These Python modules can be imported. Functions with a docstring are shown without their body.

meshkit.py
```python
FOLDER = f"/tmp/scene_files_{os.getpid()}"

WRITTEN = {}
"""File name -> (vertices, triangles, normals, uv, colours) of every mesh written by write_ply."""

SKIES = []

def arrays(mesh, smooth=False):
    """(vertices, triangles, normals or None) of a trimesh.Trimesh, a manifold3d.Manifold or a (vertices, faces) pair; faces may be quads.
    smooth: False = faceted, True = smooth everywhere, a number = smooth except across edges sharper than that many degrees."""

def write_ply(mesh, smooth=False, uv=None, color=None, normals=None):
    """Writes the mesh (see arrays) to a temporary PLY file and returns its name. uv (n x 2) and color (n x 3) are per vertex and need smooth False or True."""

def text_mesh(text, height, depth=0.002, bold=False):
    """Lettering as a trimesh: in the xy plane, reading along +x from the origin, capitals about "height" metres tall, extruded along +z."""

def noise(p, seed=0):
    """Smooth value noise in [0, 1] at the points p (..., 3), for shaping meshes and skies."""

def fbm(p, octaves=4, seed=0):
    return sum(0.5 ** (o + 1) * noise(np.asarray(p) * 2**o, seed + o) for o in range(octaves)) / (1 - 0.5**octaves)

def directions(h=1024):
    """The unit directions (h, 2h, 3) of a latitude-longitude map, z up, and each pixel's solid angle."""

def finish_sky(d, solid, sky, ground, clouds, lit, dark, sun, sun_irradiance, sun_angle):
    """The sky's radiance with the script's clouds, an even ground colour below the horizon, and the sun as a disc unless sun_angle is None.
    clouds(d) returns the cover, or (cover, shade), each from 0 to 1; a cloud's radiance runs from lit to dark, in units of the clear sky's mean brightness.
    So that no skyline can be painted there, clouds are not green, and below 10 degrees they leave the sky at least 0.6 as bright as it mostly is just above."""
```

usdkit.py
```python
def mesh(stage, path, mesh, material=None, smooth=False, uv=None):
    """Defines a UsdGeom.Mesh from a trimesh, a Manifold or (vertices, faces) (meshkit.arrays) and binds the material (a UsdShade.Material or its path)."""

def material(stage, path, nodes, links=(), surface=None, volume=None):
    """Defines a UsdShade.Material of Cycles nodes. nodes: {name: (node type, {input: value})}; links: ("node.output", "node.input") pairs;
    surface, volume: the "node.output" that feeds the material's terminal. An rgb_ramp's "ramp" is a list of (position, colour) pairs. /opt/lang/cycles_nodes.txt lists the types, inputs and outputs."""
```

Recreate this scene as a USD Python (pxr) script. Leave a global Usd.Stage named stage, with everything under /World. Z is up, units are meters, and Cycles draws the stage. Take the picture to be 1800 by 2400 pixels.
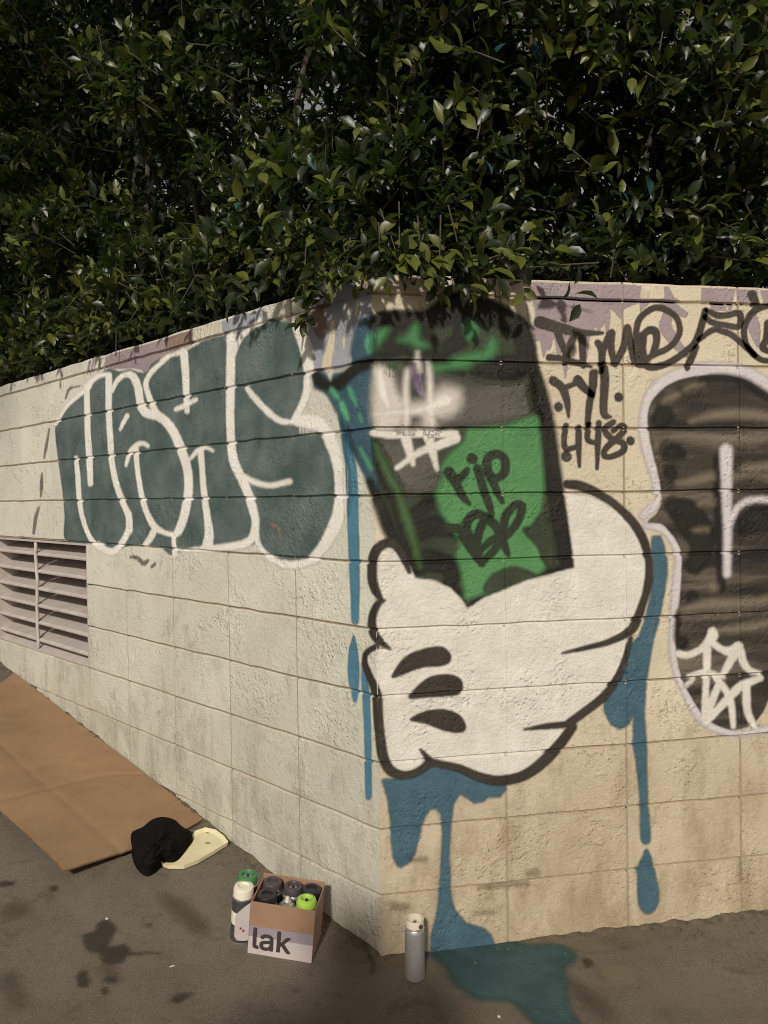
import math
import numpy as np
import trimesh
import shapely
from shapely.geometry import Polygon, LineString, Point, MultiPoint
from shapely.ops import unary_union
from scipy.spatial import cKDTree
import usdkit, meshkit
from pxr import Usd, UsdGeom, UsdLux, UsdShade, Gf, Sdf, Vt

stage = Usd.Stage.CreateInMemory()
UsdGeom.SetStageUpAxis(stage, UsdGeom.Tokens.z)
UsdGeom.SetStageMetersPerUnit(stage, 1.0)
UsdGeom.Xform.Define(stage, '/World')
rng = np.random.default_rng(7)

# ---------------------------------------------------------------- camera
F_PX, CAM = 1872.05, np.array([-0.41241, -2.37318, 1.21710])
YAW, PITCH, ROLL = 0.183006, -0.019470, -0.014457
_fwd = np.array([math.sin(YAW) * math.cos(PITCH), math.cos(YAW) * math.cos(PITCH), math.sin(PITCH)])
_r0 = np.array([math.cos(YAW), -math.sin(YAW), 0.0])
_u0 = np.cross(_r0, _fwd)
_right = _r0 * math.cos(ROLL) + _u0 * math.sin(ROLL)
_up = -_r0 * math.sin(ROLL) + _u0 * math.cos(ROLL)
cam = UsdGeom.Camera.Define(stage, '/World/camera')
cam.CreateHorizontalApertureAttr(36.0)
cam.CreateVerticalApertureAttr(48.0)
cam.CreateFocalLengthAttr(F_PX / 1800 * 36)
cam.CreateClippingRangeAttr(Gf.Vec2f(0.05, 1000))
cam.CreateExposureAttr(0.38)
cam.AddTransformOp().Set(Gf.Matrix4d(*_right, 0, *_up, 0, *(-_fwd), 0, *CAM, 1))

# ---------------------------------------------------------------- sky and the one distant light
SUN_DIR = np.array([-0.27, -0.81, 0.515])
SUN_DIR = SUN_DIR / np.linalg.norm(SUN_DIR)
SUN_ELEV, SUN_ROT = math.asin(SUN_DIR[2]), math.atan2(SUN_DIR[0], SUN_DIR[1])
sky_mat = usdkit.material(stage, '/World/Looks/night_sky', {
    'sky': ('sky_texture', {'sky_type': 'single_scattering', 'sun_disc': False, 'sun_elevation': SUN_ELEV, 'sun_rotation': SUN_ROT}),
    'dull': ('hsv', {'hue': 0.5, 'saturation': 0.28, 'value': 1.0, 'fac': 1.0}),
    'tint': ('mix', {'mix_type': 'multiply', 'fac': 1.0, 'color2': (1.0, 0.90, 0.79)}),
    'bg': ('background_shader', {'strength': 0.058})},
    [('sky.color', 'dull.color'), ('dull.color', 'tint.color1'), ('tint.color', 'bg.color')], surface='bg.background')
dome = UsdLux.DomeLight.Define(stage, '/World/sky')
UsdShade.MaterialBindingAPI.Apply(dome.GetPrim()).Bind(sky_mat)
dome.GetPrim().SetCustomDataByKey('kind', 'structure')
sun = UsdLux.DistantLight.Define(stage, '/World/key_light')
sun.CreateIntensityAttr(0.70)
sun.CreateAngleAttr(3.6)
sun.CreateColorAttr(Gf.Vec3f(1.0, 0.945, 0.81))
sun.CreateNormalizeAttr(True)
_z = SUN_DIR
_x = np.cross([0, 0, 1.0], _z); _x /= np.linalg.norm(_x)
_y = np.cross(_z, _x)
sun.AddTransformOp().Set(Gf.Matrix4d(*_x, 0, *_y, 0, *_z, 0, *(SUN_DIR * 20), 1))

# ---------------------------------------------------------------- helpers
_names = {}
def numbered(parent, name):
    k = _names.get((parent, name), 0)
    _names[(parent, name)] = k + 1
    return f'{parent}/{name}' if k == 0 else f'{parent}/{name}_{k:03d}'

def path_of(p):
    return '/World' if p is None else str(p.GetPath())

def tag(p, label=None, cat=None, group=None, kind=None):
    for k, v in (('label', label), ('category', cat), ('group', group), ('kind', kind)):
        if v: p.SetCustomDataByKey(k, v)
    return p

def thing(name, label=None, cat=None, M=None, group=None, kind=None):
    x = UsdGeom.Xform.Define(stage, numbered('/World', name))
    if M is not None:
        x.AddTransformOp().Set(Gf.Matrix4d(*np.asarray(M).T.ravel().tolist()))
    return tag(x.GetPrim(), label, cat, group, kind)

def obj(name, mesh, mat, parent=None, smooth=False, label=None, cat=None, group=None, kind=None):
    m = usdkit.mesh(stage, numbered(path_of(parent), name), mesh, mat, smooth)
    m.CreateDoubleSidedAttr(True)
    return tag(m.GetPrim(), label, cat, group, kind)

def cat(*ms):
    return trimesh.util.concatenate(list(ms))

def catmull(P, n=8, closed=False):
    P = np.asarray(P, float)
    if len(P) < 3: return P
    Q = np.vstack([P[-1:], P, P[:2]]) if closed else np.vstack([2 * P[0] - P[1], P, 2 * P[-1] - P[-2]])
    out = []
    m = len(P) if closed else len(P) - 1
    for i in range(m):
        a, b, c, d = Q[i], Q[i + 1], Q[i + 2], Q[i + 3]
        t = np.linspace(0, 1, n, endpoint=False)[:, None]
        out.append(0.5 * (2 * b + (c - a) * t + (2 * a - 5 * b + 4 * c - d) * t * t + (3 * b - a - 3 * c + d) * t ** 3))
    out = np.vstack(out)
    return out if closed else np.vstack([out, P[-1:]])

def tube(P, R, sides=8, cap=True):
    P = np.asarray(P, float); R = np.broadcast_to(R, len(P)).astype(float)
    T = np.gradient(P, axis=0); T /= np.linalg.norm(T, axis=1, keepdims=True) + 1e-12
    a = np.cross(T, np.where(np.abs(T[:, 2:]) < .9, [0, 0, 1.], [1., 0, 0])); a /= np.linalg.norm(a, axis=1, keepdims=True)
    b = np.cross(T, a); g = np.arange(sides) * 2 * np.pi / sides
    v = (P[:, None] + R[:, None, None] * (np.cos(g)[None, :, None] * a[:, None] + np.sin(g)[None, :, None] * b[:, None])).reshape(-1, 3)
    f = []
    for i in range(len(P) - 1):
        for j in range(sides):
            k = (j + 1) % sides
            f += [[i * sides + j, i * sides + k, (i + 1) * sides + k], [i * sides + j, (i + 1) * sides + k, (i + 1) * sides + j]]
    if cap:
        v = np.vstack([v, P[0], P[-1]]); n = len(v)
        for j in range(sides):
            k = (j + 1) % sides
            f += [[n - 2, k, j], [n - 1, (len(P) - 1) * sides + j, (len(P) - 1) * sides + k]]
    return trimesh.Trimesh(v, f, process=False)

def lathe(profile, n=28):
    return trimesh.creation.revolve(np.asarray(profile, float), sections=n)

def box(size, at=(0, 0, 0), bev=0.0):
    sx, sy, sz = [s / 2 for s in size]
    if bev <= 0:
        m = trimesh.creation.box(size)
    else:
        pts = []
        for i in (-1, 1):
            for j in (-1, 1):
                for k in (-1, 1):
                    pts += [(i * (sx - bev), j * (sy - bev), k * sz), (i * (sx - bev), j * sy, k * (sz - bev)), (i * sx, j * (sy - bev), k * (sz - bev))]
        m = trimesh.convex.convex_hull(np.array(pts))
    m.apply_translation(at)
    return m

# ---------------------------------------------------------------- places: the wall is unfolded into (u, h); u < 0 runs along the left wall
AL = 0.978876
DIR_L = np.array([-math.cos(AL), math.sin(AL), 0.0]); NRM_L = np.array([-math.sin(AL), -math.cos(AL), 0.0])
DIR_R = np.array([1.0, 0, 0]); NRM_R = np.array([0.0, -1, 0])
BIS = NRM_L + NRM_R; BIS = BIS / (BIS @ NRM_R)
COURSE, BLOCK = 0.2032, 0.4064
JOINTS = [(9 - j) * COURSE for j in range(11, 0, -1)] + [8 * COURSE + 0.2032, 1.886]   # joint heights, lowest first
JOINTS[-2] = 1.829
VJ_L = [0.0] + [0.3941 + BLOCK * k for k in range(12)]
VJ_R = [0.0] + [0.40235 + BLOCK * k for k in range(6)]

def ground_z(x, y):
    t = np.asarray(x) * DIR_L[0] + np.asarray(y) * DIR_L[1]
    t = np.minimum(t, 6.0)
    return -0.19 + 0.14 * (0.06 * np.logaddexp(0, t / 0.06))

def ray(px, py):
    return _fwd + _right * ((px - 900) / F_PX) - _up * ((py - 1200) / F_PX)

def on_ground(px, py, dz=0.0):
    d = ray(px, py); z = -0.19
    for _ in range(50):
        X = CAM + d * ((z - CAM[2]) / d[2]); z = .5 * z + .5 * (float(ground_z(X[0], X[1])) + dz)
    return X

def px_to_wall(P):
    """photo points -> (u, h) on the unfolded wall, where the traced paint really lies"""
    out = []
    for x, y in P:
        d = ray(x, y)
        t = -(CAM @ NRM_R) / (d @ NRM_R); X = CAM + t * d
        if X[0] >= 0: out.append((X[0], X[2])); continue
        t = -(CAM @ NRM_L) / (d @ NRM_L); X = CAM + t * d
        s = X[:2] @ DIR_L[:2]
        out.append((-s, X[2]))
    return np.array(out)

def wall_point(u, h, d=0.0):
    """(u, h) and the distance in front of the wall plane -> world"""
    u, h, d = np.broadcast_arrays(np.asarray(u, float), np.asarray(h, float), np.asarray(d, float))
    left = u < 0
    # mitre at the corner: within a small reach the offset follows the bisector
    base = np.where(left[..., None], -u[..., None] * DIR_L, u[..., None] * DIR_R)
    n = np.where(left[..., None], NRM_L, NRM_R)
    at0 = (np.abs(u) < 1e-9)[..., None]
    n = np.where(at0, BIS, n)
    X = base + n * d[..., None]
    X[..., 2] += h
    return X

# joint wobble: piecewise linear in u, one curve for each bed joint
NODE = BLOCK / 6
_wob = {}
def wobble(j, u):
    if j not in _wob:
        r = np.random.default_rng(100 + j); _wob[j] = r.normal(0, 0.0011, 200)
    if j == len(JOINTS) - 1: return np.zeros_like(np.asarray(u, float)) + np.interp(u, (np.arange(200) - 100) * NODE, _wob[j] * 1.3)
    return np.interp(u, (np.arange(200) - 100) * NODE, _wob[j])
HB, HC, HD = 0.0027, 0.0042, 0.0076      # bed joint: half bed, chamfer width, depth
VB, VC, VD = 0.0036, 0.0006, 0.0020      # head joint
_boff = np.random.default_rng(3).uniform(0, 0.0014, (40, 20))

def column_of(u):
    return np.where(u < 0, 19 - np.searchsorted(VJ_L, -u, side='left'), 20 + np.searchsorted(VJ_R, u, side='right'))

def grid_lines(lo, hi, step, joints, bed, ch):
    base = list(np.arange(lo, hi, step)) + [hi]
    keep = [b for b in base if all(abs(b - j) > bed + ch + step * .3 for j in joints)]
    for j in joints:
        keep += [x for x in (j - bed - ch, j - bed, j + bed, j + bed + ch) if lo - .02 < x < hi + .02]
    return np.array(sorted(set(np.round(keep, 6))))

def wall_sheet(u, h, offset):
    """positions of a sheet that follows blocks and joints, OFFSET in front of them; u, h are grid lines made by grid_lines"""
    U, H = np.meshgrid(u, h, indexing='ij')
    j = np.clip(np.searchsorted(JOINTS, H + 1e-6) - 1, 0, len(JOINTS) - 2)
    lo, hi = np.array(JOINTS)[j], np.array(JOINTS)[j + 1]
    dl, dh = H - lo, hi - H
    wl = np.zeros_like(H); wh = np.zeros_like(H)
    for k in range(len(JOINTS)):
        w = wobble(k, U)
        wl = np.where(j == k, w, wl); wh = np.where(j + 1 == k, w, wh)
    m = HB + HC + 1e-6
    f = np.clip((H - lo - m) / np.maximum(hi - lo - 2 * m, 1e-6), 0, 1)
    H2 = H + wl * (1 - f) + wh * f
    dist = np.minimum(dl, dh)
    dep = -HD * np.clip((HB + HC - dist) / HC, 0, 1)
    vj = np.array([-s for s in VJ_L[1:]][::-1] + VJ_R[1:])
    vd = np.min(np.abs(U[..., None] - vj), -1)
    dep = np.minimum(dep, -VD * np.clip((VB + VC - vd) / VC, 0, 1))
    dep = dep + np.where((dist >= HB + HC - 1e-6) & (vd >= VB + VC - 1e-6), _boff[column_of(U), j], 0)
    return wall_point(U, H2, dep + offset), U, H

# ---------------------------------------------------------------- materials
def bump_nodes(k=1.0):
    n = {'geo': ('geometry', {}),
         'b1': ('noise_texture', {'scale': 70.0, 'detail': 5.0, 'roughness': 0.62}),
         'b2': ('noise_texture', {'scale': 21.0, 'detail': 3.0, 'roughness': 0.5, 'distortion': 0.6}),
         'bv': ('voronoi_texture', {'scale': 62.0, 'feature': 'f1'}),
         'bvr': ('map_range', {'from_min': 0.05, 'from_max': 0.34, 'to_min': -0.8, 'to_max': 0.0, 'clamp': True}),
         'bm': ('map_range', {'from_min': 0.50, 'from_max': 0.60, 'to_min': 0.0, 'to_max': 0.55, 'clamp': True}),
         'ba': ('math', {'math_type': 'add'}),
         'bw': ('map_range', {'from_min': 0.48, 'from_max': 0.62, 'to_min': 0.15, 'to_max': 1.0, 'clamp': True}),
         'bn': ('noise_texture', {'scale': 4.5, 'detail': 2.0}),
         'bx': ('math', {'math_type': 'multiply'}),
         'bs': ('math', {'math_type': 'add'}), 'b3': ('noise_texture', {'scale': 230.0, 'detail': 3.0, 'roughness': 0.7}), 'bt': ('math', {'math_type': 'multiply_add', 'value2': 0.55}),
         'bump': ('bump', {'strength': 0.75 * k, 'distance': 0.006})}
    l = [('geo.position', f'{x}.vector') for x in ('b1', 'b2', 'bv', 'bn', 'b3')]
    l += [('bv.distance', 'bvr.value'), ('b2.fac', 'bm.value'), ('bvr.result', 'ba.value1'), ('bm.result', 'ba.value2'),
          ('bn.fac', 'bw.value'), ('ba.value', 'bx.value1'), ('bw.result', 'bx.value2'), ('bx.value', 'bs.value1'), ('b1.fac', 'bs.value2'), ('b3.fac', 'bt.value1'), ('bs.value', 'bt.value3'), ('bt.value', 'bump.height')]
    return n, l

def wall_material(name, c1, c2, dirt, film):
    n, l = bump_nodes()
    n.update({
        'c0': ('noise_texture', {'scale': 3.2, 'detail': 6.0, 'roughness': 0.65}),
        'cr': ('rgb_ramp', {'ramp': [(0.3, c1), (0.72, c2)]}),
        'oi': ('object_info', {}),
        'ov': ('map_range', {'from_min': 0, 'from_max': 1, 'to_min': 0.94, 'to_max': 1.05}),
        'om': ('hsv', {'hue': 0.5, 'saturation': 1.0, 'fac': 1.0}),
        # hairline cracks and lifted edges of old paint
        'k1': ('noise_texture', {'scale': 15.0, 'detail': 4.0, 'roughness': 0.55, 'distortion': 0.9}),
        'k2': ('math', {'math_type': 'subtract', 'value2': 0.5}),
        'k3': ('math', {'math_type': 'absolute'}),
        'k4': ('map_range', {'from_min': 0.0, 'from_max': 0.010, 'to_min': 1.0, 'to_max': 0.0, 'clamp': True}),
        'k5': ('noise_texture', {'scale': 7.0, 'detail': 3.0}),
        'k6': ('map_range', {'from_min': 0.50, 'from_max': 0.60, 'to_min': 0.0, 'to_max': 0.85, 'clamp': True}),
        'k7': ('math', {'math_type': 'multiply'}),
        'kc': ('mix', {'mix_type': 'mix', 'color2': (0.13, 0.105, 0.075)}),
        # grime in vertical smears; its darker foot also puts contact shading into the colour
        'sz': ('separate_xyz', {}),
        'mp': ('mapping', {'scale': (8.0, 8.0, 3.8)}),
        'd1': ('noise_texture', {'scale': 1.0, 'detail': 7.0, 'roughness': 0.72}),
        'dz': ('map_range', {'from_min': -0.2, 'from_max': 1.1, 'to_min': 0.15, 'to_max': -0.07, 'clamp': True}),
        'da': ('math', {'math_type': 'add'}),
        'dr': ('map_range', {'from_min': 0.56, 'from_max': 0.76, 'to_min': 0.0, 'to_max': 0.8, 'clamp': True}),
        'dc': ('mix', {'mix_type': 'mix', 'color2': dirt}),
        's1': ('noise_texture', {'scale': 2.6, 'detail': 6.0, 'roughness': 0.6}),  # splash film whose darker lower wall puts lamp falloff into the colour
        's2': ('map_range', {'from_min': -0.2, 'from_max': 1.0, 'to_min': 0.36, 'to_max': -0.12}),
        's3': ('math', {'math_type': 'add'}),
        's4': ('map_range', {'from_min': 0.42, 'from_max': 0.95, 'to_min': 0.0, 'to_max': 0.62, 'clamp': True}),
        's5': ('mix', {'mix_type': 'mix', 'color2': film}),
        'f1': ('noise_texture', {'scale': 110.0, 'detail': 2.0}),
        'f2': ('map_range', {'from_min': 0.66, 'from_max': 0.74, 'to_min': 0.0, 'to_max': 0.55, 'clamp': True}),
        'fc': ('mix', {'mix_type': 'mix', 'color2': (0.12, 0.10, 0.075)}),
        'p': ('principled_bsdf', {'roughness': 0.62, 'specular_ior_level': 0.35})})
    l += [('geo.position', 'c0.vector'), ('c0.fac', 'cr.fac'), ('oi.random', 'ov.value'), ('ov.result', 'om.value'), ('cr.color', 'om.color'),
          ('geo.position', 'k1.vector'), ('geo.position', 'k5.vector'), ('k1.fac', 'k2.value1'), ('k2.value', 'k3.value1'), ('k3.value', 'k4.value'), ('k5.fac', 'k6.value'),
          ('k4.result', 'k7.value1'), ('k6.result', 'k7.value2'), ('k7.value', 'kc.fac'), ('om.color', 'kc.color1'),
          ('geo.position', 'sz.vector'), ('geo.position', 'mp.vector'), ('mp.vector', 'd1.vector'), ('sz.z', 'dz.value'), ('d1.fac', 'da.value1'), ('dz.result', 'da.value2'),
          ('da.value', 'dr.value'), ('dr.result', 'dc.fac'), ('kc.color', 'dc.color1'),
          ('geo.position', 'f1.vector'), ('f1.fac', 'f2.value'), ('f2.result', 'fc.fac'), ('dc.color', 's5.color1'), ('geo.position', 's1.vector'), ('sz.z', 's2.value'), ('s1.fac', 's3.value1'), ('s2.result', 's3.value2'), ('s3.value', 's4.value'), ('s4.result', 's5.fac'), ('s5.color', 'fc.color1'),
          ('fc.color', 'p.base_color'), ('bump.normal', 'p.normal')]
    return usdkit.material(stage, f'/World/Looks/{name}', n, l, surface='p.BSDF')

WALL_L = wall_material('painted_block_lamp_grey', (0.53, 0.52, 0.445), (0.63, 0.62, 0.54), (0.26, 0.24, 0.20), (0.36, 0.33, 0.26))  # greyer paint tone that carries the cooler lamp mix in its colour
WALL_R = wall_material('painted_block_lamp_beige', (0.50, 0.43, 0.32), (0.60, 0.53, 0.415), (0.26, 0.20, 0.13), (0.30, 0.225, 0.135))  # beige paint tone that carries the warmer lamp light in its colour

_paint_n = [0]
def paint(name, c1, c2=None, soft=0.004, rag=0.003, rough=0.5, chip=0.0, bands=None, alpha=1.0, bump=1.0, cell=7.0):
    """sprayed paint: a cut-out whose edge comes from the mesh attribute "sd" (metres inside the traced edge), broken up by overspray grain"""
    c2 = c2 or c1
    n, l = bump_nodes(bump)
    n.update({
        'sd': ('attribute', {'attribute': 'sd'}),
        'g1': ('noise_texture', {'scale': 420.0, 'detail': 2.0, 'roughness': 0.7}),
        'g2': ('noise_texture', {'scale': 48.0, 'detail': 4.0, 'roughness': 0.6}),
        'm1': ('math', {'math_type': 'multiply_add', 'value2': 2.2 * rag + 0.8 * soft}),
        'm2': ('math', {'math_type': 'multiply_add', 'value2': 1.4 * rag}),
        'al': ('map_range', {'range_type': 'smoothstep', 'from_min': 1.8 * rag + 0.4 * soft - soft, 'from_max': 1.8 * rag + 0.4 * soft + soft, 'to_min': 0.0, 'to_max': alpha, 'clamp': True}),
        'v1': ('noise_texture', {'scale': cell, 'detail': 6.0, 'roughness': 0.6}),
        'vr': ('rgb_ramp', {'ramp': [(0.34, c1), (0.68, c2)]}),
        'ch': ('noise_texture', {'scale': 26.0, 'detail': 7.0, 'roughness': 0.66, 'distortion': 0.3}),
        'ct': ('map_range', {'from_min': 0.80 - chip, 'from_max': 0.83 - chip, 'to_min': 1.0, 'to_max': 0.0, 'clamp': True}),
        'mu': ('math', {'math_type': 'multiply'}),
        't': ('transparent_bsdf', {}),
        'p': ('principled_bsdf', {'roughness': rough, 'specular_ior_level': 0.25}),
        'x': ('mix_closure', {})})
    l += [('geo.position', 'g1.vector'), ('geo.position', 'g2.vector'), ('geo.position', 'v1.vector'), ('geo.position', 'ch.vector'),
          ('g1.fac', 'm1.value1'), ('sd.fac', 'm1.value3'), ('g2.fac', 'm2.value1'), ('m1.value', 'm2.value3'), ('m2.value', 'al.value'),
          ('v1.fac', 'vr.fac'), ('ch.fac', 'ct.value'), ('al.result', 'mu.value1'), ('ct.result', 'mu.value2'),
          ('bump.normal', 'p.normal'), ('mu.value', 'x.fac'), ('t.BSDF', 'x.closure1'), ('p.BSDF', 'x.closure2')]
    if bands:
        n.update({'bmap': ('mapping', {'scale': (1.6, 1.6, 13.0), 'rotation': (0.0, -0.12, 0.0)}),
                  'bnoi': ('noise_texture', {'scale': 1.0, 'detail': 4.0, 'roughness': 0.55}),
                  'bramp': ('rgb_ramp', {'ramp': [(0.36, c1), (0.5, c2), (0.66, bands)]})})
        l += [('geo.position', 'bmap.vector'), ('bmap.vector', 'bnoi.vector'), ('bnoi.fac', 'bramp.fac'), ('bramp.color', 'p.base_color')]
    else:
        l += [('vr.color', 'p.base_color')]
    return usdkit.material(stage, f'/World/Looks/{name}', n, l, surface='x.closure')

def plain(name, c, rough=0.6, metallic=0.0, c2=None, scale=20.0, bump=0.0, bscale=150.0, spec=0.5, **kw):
    n = {'geo': ('geometry', {}), 'no': ('noise_texture', {'scale': scale, 'detail': 5.0, 'roughness': 0.6}),
         'r': ('rgb_ramp', {'ramp': [(0.33, c), (0.7, c2 or c)]}),
         'p': ('principled_bsdf', dict(roughness=rough, metallic=metallic, specular_ior_level=spec, **kw))}
    l = [('geo.position', 'no.vector'), ('no.fac', 'r.fac'), ('r.color', 'p.base_color')]
    if bump:
        n.update({'bn': ('noise_texture', {'scale': bscale, 'detail': 4.0}), 'b': ('bump', {'strength': bump, 'distance': 0.004})})
        l += [('geo.position', 'bn.vector'), ('bn.fac', 'b.height'), ('b.normal', 'p.normal')]
    return usdkit.material(stage, f'/World/Looks/{name}', n, l, surface='p.BSDF')

#@@STRUCTURE
# ---------------------------------------------------------------- ground
def ground_material():
    n = {'geo': ('geometry', {}),
         'n1': ('noise_texture', {'scale': 1.3, 'detail': 6.0, 'roughness': 0.65}),
         'r1': ('rgb_ramp', {'ramp': [(0.32, (0.088, 0.074, 0.056)), (0.5, (0.132, 0.111, 0.085)), (0.7, (0.172, 0.147, 0.115))]}),
         'n2': ('noise_texture', {'scale': 9.0, 'detail': 7.0, 'roughness': 0.7, 'distortion': 0.5}),
         'r2': ('map_range', {'from_min': 0.55, 'from_max': 0.72, 'to_min': 0.0, 'to_max': 0.62, 'clamp': True}),
         'mx': ('mix', {'mix_type': 'mix', 'color2': (0.056, 0.047, 0.035)}),
         'n3': ('noise_texture', {'scale': 260.0, 'detail': 3.0, 'roughness': 0.7}),
         'r3': ('map_range', {'from_min': 0.3, 'from_max': 0.7, 'to_min': 0.55, 'to_max': 1.45}),
         'h': ('hsv', {}),
         'n4': ('noise_texture', {'scale': 45.0, 'detail': 5.0, 'roughness': 0.7}),
         'ad': ('math', {'math_type': 'add'}),
         'b': ('bump', {'strength': 0.5, 'distance': 0.005}),
         'p': ('principled_bsdf', {'roughness': 0.85, 'specular_ior_level': 0.3})}
    l = [('geo.position', f'{k}.vector') for k in ('n1', 'n2', 'n3', 'n4')]
    l += [('n1.fac', 'r1.fac'), ('n2.fac', 'r2.value'), ('r2.result', 'mx.fac'), ('r1.color', 'mx.color1'), ('n3.fac', 'r3.value'), ('r3.result', 'h.value'), ('mx.color', 'h.color'),
          ('h.color', 'p.base_color'), ('n3.fac', 'ad.value1'), ('n4.fac', 'ad.value2'), ('ad.value', 'b.height'), ('b.normal', 'p.normal')]
    return usdkit.material(stage, '/World/Looks/dirty_concrete', n, l, surface='p.BSDF')
GROUND = ground_material()

def ground_bumps(x, y):
    p = np.stack([np.asarray(x, float), np.asarray(y, float), np.zeros_like(np.asarray(x, float))], -1)
    near = np.clip(1.2 - np.hypot(x, y) / 6, 0, 1)
    return (0.007 * (meshkit.fbm(p * 3.1 + 11, 4) - 0.5) + 0.0016 * (meshkit.noise(p * 28 + 5) - 0.5)) * near

def surface_z(x, y):
    return ground_z(x, y) + ground_bumps(x, y)

gx = np.unique(np.concatenate([np.linspace(-60, -6, 14), np.linspace(-6, -2.6, 35), np.linspace(-2.6, 2.2, 321), np.linspace(2.2, 60, 18)]))
gy = np.unique(np.concatenate([np.linspace(-60, -3, 14), np.linspace(-3, -1.0, 21), np.linspace(-1.0, 3.2, 281), np.linspace(3.2, 60, 20)]))
def ground_patch(lift=0.0, xs=gx, ys=gy, keep=None):
    X, Y = np.meshgrid(xs, ys, indexing='ij')
    v = np.stack([X, Y, surface_z(X, Y) + lift], -1).reshape(-1, 3)
    i, j = np.meshgrid(np.arange(len(xs) - 1), np.arange(len(ys) - 1), indexing='ij')
    k = len(ys); a = i * k + j
    q = np.stack([a, a + k, a + k + 1, a + 1], -1).reshape(-1, 4)
    if keep is not None: q = q[keep.reshape(-1)[q].any(1)]
    return v, q
ground = obj('ground', ground_patch(), GROUND, None, True, 'grimy concrete pavement with dark stains in front of the painted wall', kind='structure')

# ---------------------------------------------------------------- the block wall
wall = thing('block_wall', 'painted concrete block wall turning a corner and covered with graffiti', 'wall')
VENT_U0, VENT_U1, VENT_JL, VENT_JH = -3.2455, -2.0155, JOINTS[4], JOINTS[7]     # opening of the louvred vent: three courses high

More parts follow.
